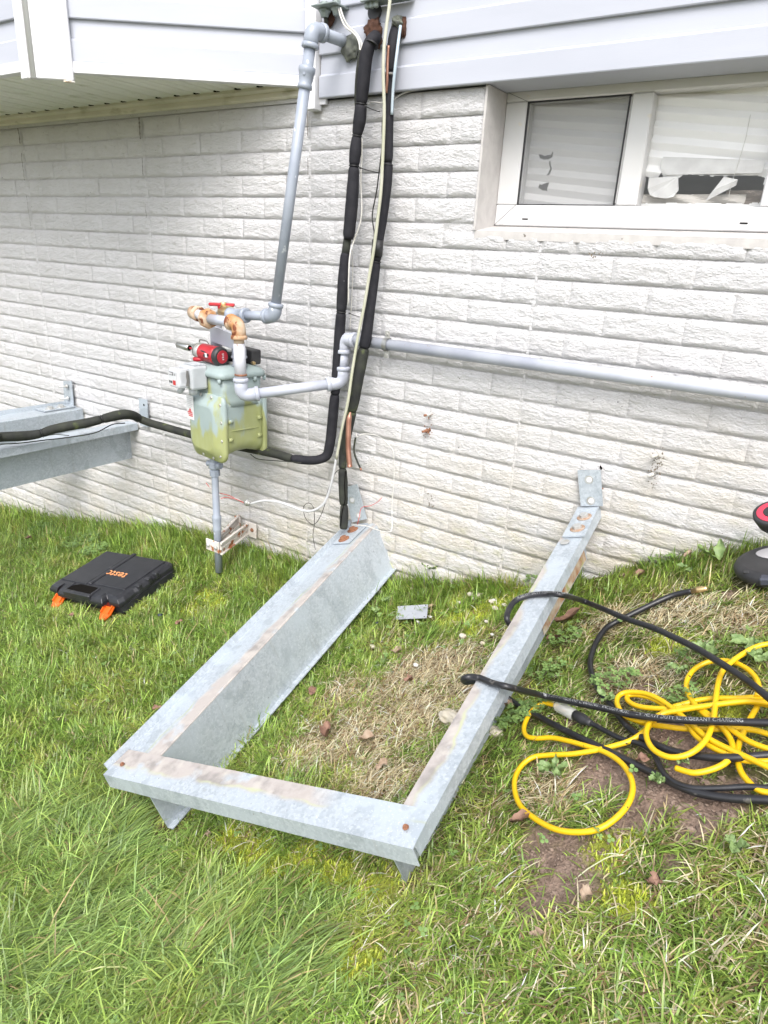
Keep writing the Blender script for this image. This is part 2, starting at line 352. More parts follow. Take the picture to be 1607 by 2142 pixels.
def glass_mat(name):
    m = bpy.data.materials.new(name); m.use_nodes = True; N, L = mnodes(m); N.remove(N['Principled BSDF'])
    t = N.new('ShaderNodeBsdfTransparent'); t.inputs[0].default_value = (.985, .985, .985, 1); g = N.new('ShaderNodeBsdfGlossy'); g.inputs['Roughness'].default_value = .02
    lw = N.new('ShaderNodeLayerWeight'); lw.inputs[0].default_value = .5; pw = N.new('ShaderNodeMath'); pw.operation = 'POWER'; pw.inputs[1].default_value = 4.; L.new(lw.outputs['Facing'], pw.inputs[0]); f = N.new('ShaderNodeMath'); f.operation = 'MULTIPLY_ADD'; f.inputs[1].default_value = .5; f.inputs[2].default_value = .03; L.new(pw.outputs[0], f.inputs[0]); mx = N.new('ShaderNodeMixShader'); L.new(f.outputs[0], mx.inputs[0]); L.new(t.outputs[0], mx.inputs[1]); L.new(g.outputs[0], mx.inputs[2]); L.new(mx.outputs[0], N['Material Output'].inputs[0]); return m
M_GLASS = glass_mat('window_glass')
M_SCREEN = clear_mat('insect_screen', (.26, .265, .27), .36, .8)
M_CLEAR = clear_mat('clear_plastic', (.75, .75, .72), .45, .15)
M_PAPER = mat('paper_shade', (.84, .835, .83), (.80, .795, .785), 5, .8)
M_ROOM = mat('dim_interior', (.62, .60, .56), (.48, .46, .43), 3, .8, stretch=(1, 1, 4))

# ---------------------------------------------------------------- terrain
GX=[-6, -2.4, -1.7, -0.7, -0.25, 0.0, 0.45, 0.8, 1.05, 1.2, 1.4, 1.6, 2.4, 6]
GZ=[-1.0, -0.56, -0.47, -0.26, -0.225, -0.21, -0.14, -0.04, 0.07, 0.15, 0.26, 0.355, 0.55, 0.8]
def gh(x, y):
    s = 0
    for d in (-.15, -.075, 0, .075, .15): s = s + np.interp(np.asarray(x) + d, GX, GZ)
    return s / 5 + .18 * np.minimum(y, 0)
# named patches of the lawn: (x, y, rx, ry)
def E(pts): return [(p[0], p[1]) for p in pts]
SOIL = [(*p, r * 1.2) for p, r in zip(E(((1.3646,-0.9867,0.0606),(1.3979,-1.0066,0.0744),(1.3995,-1.0521,0.067),(1.42,-1.0397,0.0796),(1.3797,-1.0946,0.049),(1.374,-0.7908,0.1008),(1.4207,-0.8137,0.1206),(1.4736,-0.8439,0.1408),(1.5239,-0.8479,0.1624),(1.5684,-0.87,0.1759),(1.5221,-0.7338,0.1822),(1.4619,-0.6995,0.1614),(1.3831,-0.5651,0.1461),(1.373,-0.8396,0.0915),(1.466,-0.8985,0.1275),(1.5445,-0.9145,0.1587),(1.4712,-0.2192,0.2522),(1.5079,-0.7712,0.1691),(1.2959,-0.7382,0.0694),(1.5914,-0.8138,0.1948),(0.9973,-0.4373,-0.0297),(1.5333,-0.9815,0.1422),(1.2841,-0.6504,0.0789),(1.5149,-0.6569,0.1928),(1.5192,-0.9759,0.1373))),
    (.065, .06, .06, .055, .045, .05, .055, .05, .05, .045, .05, .04, .035, .045, .05, .04, .03, .05, .02, .03, .02, .035, .02))]
BARE = [(*p, r) for p, r in zip(E(((0.8398,-0.4019,-0.0903),(0.9319,-0.3568,-0.0451),(0.7482,-0.4538,-0.1327),(0.9654,-0.5063,-0.0571),(0.9593,-0.2657,-0.0166),(0.8899,-0.5665,-0.1006),(0.6327,-0.3241,-0.1461),(1.0013,-0.6374,-0.0638),(1.0949,0.0013,0.1531),(1.1593,0.0025,0.1874))), (.07, .07, .06, .06, .04, .05, .05, .04, .04, .04))]
STRAW = [(*p, r) for p, r in zip(E(((0.7939,-0.7261,-0.1659),(0.867,-0.644,-0.1236),(0.713,-0.7771,-0.2028),(0.8209,-0.4474,-0.1057),(0.9432,-0.8641,-0.1315),(1.0019,-0.5274,-0.0437),(0.6262,-0.5825,-0.1945),(0.7689,-0.5586,-0.1444),(1.3603,-0.53,0.1406),(1.2382,-0.2768,0.1217),(1.3844,-0.2723,0.1995),(1.5265,-0.3381,0.2552),(1.3029,-0.8548,0.0521))),
    (.16, .16, .12, .14, .12, .10, .08, .1, .10, .08, .1, .08, .06))]
MOSS = [(*p, r) for p, r in zip(E(((0.7492,-0.209,-0.0883),(0.8242,-0.1682,-0.0542),(0.8612,-0.1153,-0.0307),(0.9089,-0.0502,0.0003),(0.932,0.0003,0.0297),(0.8544,-0.2593,-0.0592),(-0.2313,-0.3202,-0.2822),(-0.2091,-0.4106,-0.297),(-0.1426,-0.3304,-0.278),(0.7686,-1.1058,-0.243),(0.6934,-1.0893,-0.2652),(0.8978,-1.0715,-0.1882),(0.9915,-1.0982,-0.1514),(0.8396,-1.1226,-0.2201),(1.4896,-1.0595,0.1091),(1.525,-0.6291,0.2023),(0.9121,-0.0927,-0.006),(0.7061,-0.0989,-0.0829),(1.3942,-0.4032,0.181),(1.1398,-1.2406,-0.1039),(1.4453,-0.9761,0.1038),(1.0882,-1.1119,-0.1068))),
    (.06, .07, .06, .05, .04, .04, .05, .05, .05, .06, .05, .05, .06, .05, .04, .05, .05, .05, .05, .06, .04, .05))]
COMB = [(*p, r) for p, r in zip(E(((0.5349,-1.3789,-0.3623),(0.1776,-1.2826,-0.4132),(0.7833,-1.3345,-0.2791),(1.0043,-1.3098,-0.1834),(0.4188,-1.2448,-0.3647),(0.5368,-1.5304,-0.389))), (.28, .22, .25, .18, .2, .3))]
def field(X, Y, L, soft=.6):
    f = np.zeros_like(X)
    for x, y, r in L:
        d = np.sqrt((X - x) ** 2 + (Y - y) ** 2) / r
        f = np.maximum(f, np.clip((1.25 - d) / soft, 0, 1))
    return f
_tab = rng.random((64, 64))
def vnoise(X, Y, s, o=0):
    x = X * s + 17.3 + o * 7.7; y = Y * s + 31.1 + o * 3.3
    i = np.floor(x).astype(int); j = np.floor(y).astype(int); u = x - i; v = y - j; u = u * u * (3 - 2 * u); v = v * v * (3 - 2 * v)
    t = lambda a, b: _tab[a % 64, b % 64]
    return (t(i, j) * (1 - u) + t(i + 1, j) * u) * (1 - v) + (t(i, j + 1) * (1 - u) + t(i + 1, j + 1) * u) * v
def fbm(X, Y, s, o=0): return .5 * vnoise(X, Y, s, o) + .3 * vnoise(X, Y, s * 2.1, o + 1) + .2 * vnoise(X, Y, s * 4.3, o + 2)
def soilf(X, Y): return np.clip(field(X, Y, SOIL, .8) * 2.1 - (1 - fbm(X, Y, 16, 21)) * 1.9, 0, 1)
def relief(X, Y):
    soil = soilf(X, Y)
    return (fbm(X, Y, 9) - .5) * .016 + (fbm(X, Y, 45, 5) - .5) * .010 * (1 + 1.2 * soil) - soil * .004
def build_ground():
    xs = np.concatenate([np.linspace(-30, -3, 14)[:-1], np.linspace(-3, -.9, 90)[:-1], np.linspace(-.9, 1.9, 330)[:-1], np.linspace(1.9, 30, 16)])
    ys = np.concatenate([np.linspace(-30, -2, 14)[:-1], np.linspace(-2, .12, 240), [2.0]])
    X, Y = np.meshgrid(xs, ys); Z = gh(X, Y) + relief(X, Y) - .004
    Z = np.where(Y < -6, gh(X, Y * 0 - 6) , Z)
    nx, ny = len(xs), len(ys); V = np.stack([X, Y, Z], -1).reshape(-1, 3)
    me = bpy.data.meshes.new('ground'); idx = np.arange(nx * ny).reshape(ny, nx)
    F = np.stack([idx[:-1, :-1], idx[:-1, 1:], idx[1:, 1:], idx[1:, :-1]], -1).reshape(-1, 4)
    me.vertices.add(len(V)); me.vertices.foreach_set('co', V.ravel().astype('f')); me.loops.add(F.size); me.loops.foreach_set('vertex_index', F.ravel().astype('i'))
    me.polygons.add(len(F)); me.polygons.foreach_set('loop_start', np.arange(len(F)) * 4); me.polygons.foreach_set('loop_total', np.full(len(F), 4)); me.polygons.foreach_set('use_smooth', np.ones(len(F), bool))
    me.update()
    soil = soilf(X, Y); bare = field(X, Y, BARE) * .7; moss = field(X, Y, MOSS)
    n = fbm(X, Y, 22, 8)[..., None]
    base = np.array([.055, .058, .020]) * (1 - n) + np.array([.15, .135, .055]) * n
    m1 = fbm(X, Y, 60, 2)[..., None]
    sc = np.array([.13, .088, .066]) * (1 - m1) + np.array([.26, .19, .15]) * m1
    c = base * (1 - soil[..., None]) + sc * soil[..., None]
    c = c * (1 - bare[..., None]) + np.array([.15, .11, .075]) * bare[..., None]
    c = c * (1 - moss[..., None] * .9) + np.array([.27, .30, .045]) * moss[..., None] * .9 * (.6 + .7 * m1)
    at = me.color_attributes.new('Col', 'FLOAT_COLOR', 'POINT'); at.data.foreach_set('color', np.concatenate([c.reshape(-1, 3), np.ones((len(V), 1))], 1).ravel().astype('f'))
    m = bpy.data.materials.new('soil_and_thatch'); m.use_nodes = True; N, L = mnodes(m); bs = N['Principled BSDF']; bs.inputs['Roughness'].default_value = .85; bs.inputs['Specular IOR Level'].default_value = .25
    a = N.new('ShaderNodeAttribute'); a.attribute_name = 'Col'; t = N.new('ShaderNodeTexNoise'); t.inputs['Scale'].default_value = 160; t.inputs['Detail'].default_value = 6
    g = N.new('ShaderNodeNewGeometry'); L.new(g.outputs['Position'], t.inputs['Vector'])
    x = N.new('ShaderNodeMix'); x.data_type = 'RGBA'; x.blend_type = 'MULTIPLY'; x.inputs[0].default_value = .7; L.new(a.outputs['Color'], x.inputs[6])
    r = N.new('ShaderNodeMapRange'); r.inputs[1].default_value = .3; r.inputs[2].default_value = .7; r.inputs[3].default_value = .45; r.inputs[4].default_value = 1.5; L.new(t.outputs['Fac'], r.inputs[0]); L.new(r.outputs[0], x.inputs[7])
    L.new(x.outputs[2], bs.inputs['Base Color']); bp = N.new('ShaderNodeBump'); bp.inputs['Strength'].default_value = .8; bp.inputs['Distance'].default_value = .006; L.new(t.outputs['Fac'], bp.inputs['Height']); L.new(bp.outputs[0], bs.inputs['Normal'])
    o = link('ground', me, m); tag(o, 'sloping lawn soil with bare muddy patches', None, None, 'structure')
build_ground()
def ground_normal(x, y):
    e = .03; dx = float(gh(x + e, y) - gh(x - e, y)) / (2 * e); dy = float(gh(x, y + e) - gh(x, y - e)) / (2 * e)
    return Vector((-dx, -dy, 1)).normalized()

# ---------------------------------------------------------------- house
house = thing('house', (0, 0, 0), 'white house with rock faced foundation, vinyl siding, angled bay overhang and basement window', 'house')
BU, CH, Z0 = .2032, .0679, 1.40
WIN = (.612, 1.045)      # left edge and bottom of the window opening
foundation = link('foundation_wall', None or bpy.data.meshes.new('f'), None, house) if False else None
# concrete core behind the brick faces, with the window opening
bm = bmesh.new()
def quadbox(x0, x1, z0, z1, y0=0.0, y1=.25): box_bm(bm, (x0, y0, z0), (x1, y1, z1))
quadbox(-6, WIN[0], -1.6, 1.398); quadbox(-6, .0, 1.3985, 1.47, -.009); quadbox(WIN[0], 1.62, -1.6, WIN[1] - .004); quadbox(1.62, 5, -1.6, 1.40)
foundation = link('foundation_wall', bm_me(bm), M_WALL, house)
def brick_me(w, h, seed, cutL=False):
    o = Vector((seed * 3.7, seed * 1.3, seed * 5.1))
    nx = max(3, int(w / .0105)); nz = 8
    V, F = [], []
    zz = [0, .0055, .009, .016, .026, .036, .046, h - .012, h - .004][:nz + 1] if h > .05 else [h * k / nz for k in range(nz + 1)]
    j = .0058
    for a in range(nz + 1):
        for b in range(nx + 1):
            x = w * b / nx; z = zz[a]
            ex = min(x, w - x)
            r = noise.noise(Vector((x * 20, z * 55, 0)) + o) * .6 + noise.noise(Vector((x * 55, z * 110, 3)) + o) * .4
            wob = noise.noise(Vector((x * 30, seed, z * 9)) + o) * .0022
            up = min(1, max(0, (z - .001) / .006)) ; dn = min(1, max(0, (h - .003 - z) / .012)) ** .8
            sd = min(1, max(0, (ex - j + wob) / .0045))
            d = .0058 * up * dn * sd
            y = -.001 - d * (1 + .18 * noise.noise(Vector((seed, 0, x * 9)))) - r * .0050 * min(up, dn * 1.6, 1) * sd
            zo = z + (wob * .9 if 0 < a < nz else 0)
            V.append((x, min(y, -.0006), zo))
    for a in range(nz):
        for b in range(nx):
            i = a * (nx + 1) + b; F.append((i, i + 1, i + nx + 2, i + nx + 1))
    me = me_from(V, F, 'brick'); me.polygons.foreach_set('use_smooth', [True] * len(me.polygons)); me.materials.append(M_WALL); return me
STD = [brick_me(BU, CH, s) for s in range(12)]; HALF = [brick_me(BU / 2, CH, 20 + s) for s in range(6)]
spots = []
for r in range(1, 32):
    zb = Z0 - r * CH
    for k in range(-14, 13):
        x0 = k * BU if r % 2 else (k - .5) * BU
        parts = [(x0, x0 + BU)]
        if r % 2 == 0 and k % 4 == 0: parts = [(x0, x0 + BU / 2), (x0 + BU / 2, x0 + BU)]
        for (a, b) in parts:
            h = CH
            if b < -2.75 or a > 2.4: continue
            if zb + CH < float(gh((a + b) / 2, 0)) - .03: continue
            if r <= 6 and b > WIN[0] and a < 1.62:
                if r < 6:
                    if a >= WIN[0] - .02 and b <= 1.64: continue
                    if a < WIN[0]: b = WIN[0]
                    elif b > 1.62: a = 1.62
                else: h = WIN[1] - .006 - zb
            spots.append((a, b, zb, h))
camp = Vector(CAM_POS)
def shown(p):
    d = Vector(p) - camp; zc = d.dot(_f); return zc > 0 and abs(d.dot(_r) / zc) < .60 and abs(d.dot(_u) / zc) < .80, zc
def keyf(s):
    ok, zc = shown(((s[0] + s[1]) / 2, 0, s[2])); return (0 if ok else 1, zc / (1 if s[1] - s[0] > .15 else .7))
spots.sort(key=keyf)
rest = bmesh.new()
for i, (a, b, zb, h) in enumerate(spots):
    w = b - a
    if abs(h - CH) < 1e-6 and abs(w - BU) < 1e-4: me = STD[(i * 7 + int(zb * 100)) % 12]
    elif abs(h - CH) < 1e-6 and abs(w - BU / 2) < 1e-4: me = HALF[i % 6]
    else: me = brick_me(w, h, 50 + i)
    if i < 298:
        o = link('brick', me, None, foundation, local=True); o.location = (a, random.uniform(-.0015, .0003), zb)
    else:
        n0 = len(rest.verts); rest.from_mesh(me); rest.verts.ensure_lookup_table()
        bmesh.ops.translate(rest, vec=(a, 0, zb), verts=rest.verts[n0:])
o = link('brick_course', bm_me(rest), M_WALL, foundation); o['kind'] = 'stuff'
for k in range(-3, 3):        # ragged form joints every four bricks
    if k == 1: ztop = WIN[1] - .03
    else: ztop = Z0 - .002
    x = k * 4 * BU; bm = bmesh.new(); L_ = None
    for i in range(150):
        z = ztop - i * .0125
        if z < float(gh(x, 0)) - .05: break
        dx = noise.noise(Vector((k * 5, z * 28, 0))) * .0035; w = .0026 + .003 * noise.noise(Vector((k, z * 40, 5))); d = .0045 + .005 * noise.noise(Vector((k, z * 60, 9)))
        row = [bm.verts.new((x + dx + s * w, -yy, z)) for s, yy in ((-1.6, .002), (-.5, d), (.5, d * .9), (1.6, .002))]
        if L_:
            for q in range(3): f = bm.faces.new((L_[q], L_[q + 1], row[q + 1], row[q])); f.smooth = True
        L_ = row
    link('form_joint', bm_me(bm), M_WALL, foundation)
def crack(pts, w):
    bm = bmesh.new(); L_ = None
    for i, (x, z) in enumerate(pts):
        ww = w * (.4 + .9 * random.random()); row = [bm.verts.new((x - ww / 2, -.0165, z)), bm.verts.new((x + ww / 2, -.0165, z))]
        if L_: bm.faces.new((L_[0], L_[1], row[1], row[0]))
        L_ = row
    return link('crack', bm_me(bm), M_CRACK, foundation)
M_CRACK = mat('crack_dark', (.12, .11, .10), (.3, .28, .26), 60, .9)
for x, za, zb, w in ((-1.6256, 1.395, 1.33, .008), (-1.6256, 1.30, 1.19, .005), (-1.6256, 1.13, 1.0, .0025), (-.8128, 1.395, 1.32, .009), (-.8128, 1.26, 1.20, .005), (-.8128, 1.10, 1.05, .003), (.0, 1.38, 1.30, .004), (.003, 1.24, 1.19, .004)):
    crack([(x + noise.noise(Vector((z * 40, x, 0))) * .004, z) for z in np.arange(za, zb, -.006)], w)
# window reveal
box('window_reveal', (WIN[0] - .002, -.012, WIN[1] - .002), (WIN[0] + .004, .112, 1.40), M_REVEAL, foundation)
bm = bmesh.new(); a = [bm.verts.new(v) for v in ((WIN[0], -.007, 1.042), (1.62, -.007, 1.042), (1.62, .112, 1.060), (WIN[0], .112, 1.060))]; b = [bm.verts.new((v.co.x, v.co.y, 1.02)) for v in a]
bm.faces.new(a); 
for i in range(4): bm.faces.new((a[i], b[i], b[(i + 1) % 4], a[(i + 1) % 4]))
link('sloped_sill', bm_me(bm), M_REVEAL, foundation)

# siding on the main wall: dutch lap courses
def lap_me(p0, p1, z, h, out=.0):
    """one course from p0 to p1 (xy), profile standing off the line to its right-hand outside"""
    d = (Vector(p1) - Vector(p0)); n = Vector((d.y, -d.x)).normalized(); V = []; F = []
    prof = [(.004, 0.0), (.018, .0004), (.0195, .003), (.0195, h * .50), (.0115, h * .56), (.009, h * .985), (.009, h + .006)]
    for q, P in enumerate((p0, p1)):
        for o, zz in prof: V.append((P[0] + n.x * (o + out), P[1] + n.y * (o + out), z + zz))
    m = len(prof)
    for i in range(m - 1): F.append((i, m + i, m + i + 1, i + 1))
    return me_from(V, F, 'course')
siding = link('siding_wall', bm_me((lambda b: (box_bm(b, (.0, -.008, 1.402), (5, .2, 3.2)), box_bm(b, (-6, -.008, 1.47), (.0, .2, 3.2)), b)[-1])(bmesh.new())), M_SIDING, house)
for i in range(16):
    z = 1.399 + i * .1115
    link('siding_course', lap_me((.056, -.012), (4.0, -.012), z, .1115), M_SIDING, siding)
box('header_return', (WIN[0], -.030, 1.404), (1.64, .115, 1.410), M_TRIM, siding)
cp = box('corner_trim', (.012, -.046, 1.368), (.052, -.010, 3.2), M_TRIM, siding, bev=.002)
box('trim_foot', (.045, -.022, 1.384), (.075, -.012, 1.399), M_TRIM, siding)
# bay overhang
K = Vector((-0.6815,-0.4769)); Pw = Vector((-0.0077,-0.01)); Kl = Vector((-4.2, K.y)); ZB = 1.432
bay = link('bay_overhang', bpy.data.meshes.new('bay'), M_SOFFIT, house)
bm = bmesh.new()
core = [(Kl.x, K.y + .02), (K.x, K.y + .02), (Pw.x - .02, .0), (Kl.x, .0)]
for zz in (ZB + .03,):
    prism_bm(bm, core, 1.7, Matrix.Translation((0, 0, zz)))
bay.data = bm_me(bm); bay.data.materials.append(M_SIDING)
xx = -4.0; i = 0
while xx < Pw.x:        # soffit planks running out from the wall
    w = .098; x1 = min(xx + w - .004, Pw.x - .01)
    def yo(x): return K.y + .012 if x <= K.x else K.y + .012 + (x - K.x) * (Pw.y - K.y - .012) / (Pw.x - K.x)
    bm = bmesh.new()
    zs = ZB + .012
    prof = [(0, .010), (.006, 0), (w * .47, 0), (w * .5, .006), (w * .53, 0), (w - .010, 0), (w - .004, .010)]
    rows = []
    for u, dz in prof:
        x = min(xx + u, Pw.x - .006); rows.append((bm.verts.new((x, -.03, zs + dz)), bm.verts.new((x, min(yo(x), -.03), zs + dz))))
    for p, q in zip(rows[:-1], rows[1:]): bm.faces.new((p[0], p[1], q[1], q[0]))
    link('soffit_plank', bm_me(bm), M_SOFFIT, bay)
    if xx > -2.6: box('plank_gap', (xx + w - .012, -.046, zs - .001), (xx + w + .012, -.036, zs + .004), M_DARK, bay)
    xx += w
# moulding under the soffit on the wall
bm = bmesh.new()
prof = [(0.0, 1.449), (-.036, 1.449), (-.038, 1.436), (-.020, 1.430), (-.022, 1.416), (-.016, 1.411), (0.0, 1.411)]
v0 = [bm.verts.new((-4.2, y, z - .001)) for y, z in prof]; v1 = [bm.verts.new((.010, y, z - .001)) for y, z in prof]
for i in range(len(prof) - 1): bm.faces.new((v0[i], v0[i + 1], v1[i + 1], v1[i]))
bm.faces.new(v1)
link('ledge_moulding', bm_me(bm), M_LEDGE, bay)
def along(p, q, o0, o1, z0, z1, name, m, bev=.0015, e0=0, e1=0, par=None):
    d = (q - p); L_ = d.length; d.normalize(); n = Vector((d.y, -d.x))
    M = Matrix(((d.x, n.x, 0, p.x), (d.y, n.y, 0, p.y), (0, 0, 1, 0), (0, 0, 0, 1)))
    return box(name, (e0, o0, z0), (L_ + e1, o1, z1), m, par or bay, M=M, bev=bev)
along(K, Pw, .0, .026, ZB, ZB + .030, 'starter_trim', M_TRIM); along(Kl, K, .0, .026, ZB, ZB + .030, 'starter_trim', M_TRIM)
for i in range(15):
    z = ZB + .030 + i * .1115
    link('siding_course', lap_me((K.x, K.y), (Pw.x, Pw.y), z - (.0 if i else 0), .1115), M_SIDING, bay)
    link('siding_course', lap_me((Kl.x, Kl.y), (K.x, K.y), z, .1115), M_SIDING, bay)
dR = (Pw - K).normalized()
along(K, K + dR * .115, .020, .034, ZB - .022, 3.2, 'corner_post', M_TRIM, bev=.003)
along(K - Vector((.045, 0)), K, .020, .034, ZB - .022, 3.2, 'corner_post', M_TRIM, bev=.003)
lathe('corner_post', (K.x + .012, K.y - .022, ZB - .022), (0, 0, 1), [(0, .012), (1.8, .012)], M_TRIM, bay, 12)
nR = Vector((dR.y, -dR.x)); q = K + dR * .10 + nR * .030
box('broken_trim_corner', (q.x - .012, q.y - .01, ZB - .026), (q.x + .012, q.y + .012, ZB - .0225), mat('old_caulk', (.62, .40, .20), (.8, .75, .7), 60, .8), bay)

# basement window
win = link('basement_window', me_from([(WIN[0], .20, 1.04), (1.64, .20, 1.04), (1.64, .20, 1.42), (WIN[0], .20, 1.42)], [(0, 1, 2, 3)]), M_PAPER, house)
bpy.data.objects.remove(win); 
win = box('basement_window', (WIN[0] + .004, .118, 1.050), (1.62, .150, 1.062), M_PVC, house)
YF = .109
def bar(name, x0, x1, z0, z1, y0=YF, y1=.165, m=None, bev=.003): return box(name, (x0, y0, z0), (x1, y1, z1), m or M_PVC, win, bev=bev)
XL, XM0, XM1, XR = .679, .966, 1.020, 1.312
bar('frame_bar', WIN[0] + .004, XL, 1.118, 1.378); bar('frame_bar', WIN[0] + .004, 1.62, 1.062, 1.1175, y0=YF - .001)
bar('frame_bar', WIN[0] + .004, 1.62, 1.3785, 1.404, y0=YF - .001); bar('mullion', XM0, XM1, 1.118, 1.378, y0=YF - .002); bar('mullion', XM0 - .006, XM0 - .0005, 1.122, 1.374, y0=YF + .004)
bar('frame_bar', XR, 1.38, 1.118, 1.378, y0=YF - .002); bar('frame_bar', 1.56, 1.62, 1.118, 1.378)
for (x0, z0, x1, z1) in ((WIN[0] + .004, 1.0625, XL, 1.118), (WIN[0] + .004, 1.404, XL, 1.378)):   # mitred corner seams
    tube('mitre_seam', [(x0, YF - .0012, z0), (x1, YF - .0012, z1)], .0006, M_DARK, win, 4)
for x in (.712, 1.286): box('weep_slot', (x - .009, YF - .003, 1.079), (x + .009, YF + .004, 1.0825), M_DARK, win, bev=.001)
# dark gasket ring and insect screen in the left sash
for x0, x1, z0, z1 in ((XL, XL + .003, 1.118, 1.378), (XM0 - .0095, XM0 - .0065, 1.118, 1.378), (XL + .003, XM0 - .0095, 1.375, 1.378), (XL + .003, XM0 - .0095, 1.118, 1.1205)):
    box('gasket', (x0, YF + .004, z0), (x1, YF + .012, z1), M_BLACK, win)
def holed(name, x0, x1, z0, z1, y, holes, m, nx=90, nz=70, pleat=0., sag=0., sub=None):
    V, F = [], []
    for j in range(nz + 1):
        for i in range(nx + 1):
            x = x0 + (x1 - x0) * i / nx; z = z0 + (z1 - z0) * j / nz
            yy = y + pleat * (abs(((z + sag * (x - x0)) / .034) % 1 - .5) - .25) * 4
            V.append((x, yy, z))
    def inside(px, pz, poly):
        c = False
        for k in range(len(poly)):
            (ax, az), (bx, bz) = poly[k], poly[k - 1]
            if (az > pz) != (bz > pz) and px < (bx - ax) * (pz - az) / (bz - az) + ax: c = not c
        return c
    for j in range(nz):
        for i in range(nx):
            cx = x0 + (x1 - x0) * (i + .5) / nx; cz = z0 + (z1 - z0) * (j + .5) / nz
            cx += noise.noise(Vector((cx * 90, cz * 90, 0))) * .003; cz += noise.noise(Vector((cx * 90, cz * 90, 7))) * .003
            if any(inside(cx, cz, h) for h in holes): continue
            a = j * (nx + 1) + i; F.append((a, a + 1, a + nx + 2, a + nx + 1))
    return link(name, me_from(V, F), m, win)
def wp(*ps): return [(p[0], p[2]) for p in ps]
screen = holed('insect_screen', XL + .003, XM0 - .009, 1.1205, 1.375, YF + .008, [], M_SCREEN, 4, 4)
holed('paper_shade', XL - .01, XM0 + .02, 1.105, 1.40, .165, [wp(*((0.705,0.165,1.2556),(0.7261,0.165,1.249),(0.7425,0.165,1.2546),(0.7505,0.165,1.258),(0.7467,0.165,1.2448),(0.7302,0.165,1.2403),(0.7125,0.165,1.2432))), wp(*((0.7205,0.165,1.1763),(0.7472,0.165,1.1823),(0.7477,0.165,1.1587),(0.7313,0.165,1.1612),(0.7204,0.165,1.1663))), wp(*((0.7417,0.165,1.2401),(0.7485,0.165,1.2326),(0.7488,0.165,1.2008),(0.742,0.165,1.1985),(0.7445,0.165,1.2205)))], M_PAPER, 150, 150, .0055, .10)
holed('paper_shade', XM1 - .02, XR + .2, 1.105, 1.40, .150, [wp(*((1.0145,0.15,1.1853),(1.0197,0.15,1.191),(1.0544,0.15,1.1883),(1.0583,0.15,1.1995),(1.0664,0.15,1.1881),(1.11,0.15,1.1898),(1.1124,0.15,1.1953),(1.1956,0.15,1.1899),(1.2444,0.15,1.1924),(1.2818,0.15,1.1919),(1.3041,0.15,1.1864),(1.3117,0.15,1.1292),(1.0165,0.15,1.1264)))], M_PAPER, 190, 150, .0055, .12)
def flap(pts, y, name='torn_shade_flap', tilt=.012):
    V = [(p[0], y - tilt * (i % 2), p[2]) for i, p in enumerate(pts)]; n = len(V); bm = bmesh.new(); vs = [bm.verts.new(v) for v in V]; f = bm.faces.new(vs)
    bmesh.ops.triangulate(bm, faces=bm.faces); return link(name, bm_me(bm), M_FLAP, win)
M_FLAP = mat('torn_paper', (.60, .60, .59), (.52, .515, .51), 30, .8, bump=.4)
flap(((1.0313,0.145,1.188),(1.1052,0.145,1.1894),(1.1114,0.145,1.1581),(1.1026,0.145,1.1424),(1.0854,0.145,1.1389),(1.0571,0.145,1.1412),(1.0413,0.145,1.1469),(1.0337,0.145,1.1618)), .143, tilt=.004)
flap(((1.2133,0.145,1.188),(1.2474,0.145,1.1812),(1.2448,0.145,1.1684),(1.2207,0.145,1.1534),(1.1802,0.145,1.1325),(1.1946,0.145,1.1556)), .143, tilt=.006)
flap(((1.0583,0.145,1.2367),(1.0547,0.145,1.2179),(1.0607,0.145,1.1989),(1.0759,0.145,1.1942),(1.2963,0.145,1.1954),(1.2986,0.145,1.213),(1.2962,0.145,1.2234),(1.1884,0.145,1.228)), .1445, tilt=.001)
tube('pull_cord', ((1.2439,0.14,1.3211),(1.2446,0.14,1.2705),(1.2399,0.14,1.2188),(1.234,0.14,1.1712),(1.2345,0.14,1.1279)), .0008, M_WIREW, win, 5)
box('window_pane', (XM1 - .002, .135, 1.112), (XR + .002, .1365, 1.382), M_GLASS, win); box('window_pane', (XL - .002, .135, 1.112), (XM0 + .002, .1365, 1.382), M_GLASS, win)
rm = bmesh.new(); box_bm(rm, (WIN[0] - .2, .22, .7), (2.2, 1.3, 1.6))
for f in list(rm.faces):
    if f.calc_center_median().y < .23: rm.faces.remove(f)
link('room_interior', bm_me(rm), M_ROOM, win)
holed('fallen_shade', XM1 - .02, 1.27, 1.10, 1.150, .162, [], mat('shaded_cloth', (.55, .52, .48), (.4, .38, .35), 9, .8, stretch=(1, 1, 6)), 20, 16, .006, .3)
holed('fallen_shade', 1.22, 1.31, 1.10, 1.160, .175, [], mat('brown_cloth', (.24, .20, .17), (.14, .12, .1), 12, .8), 10, 10, .006, .3)
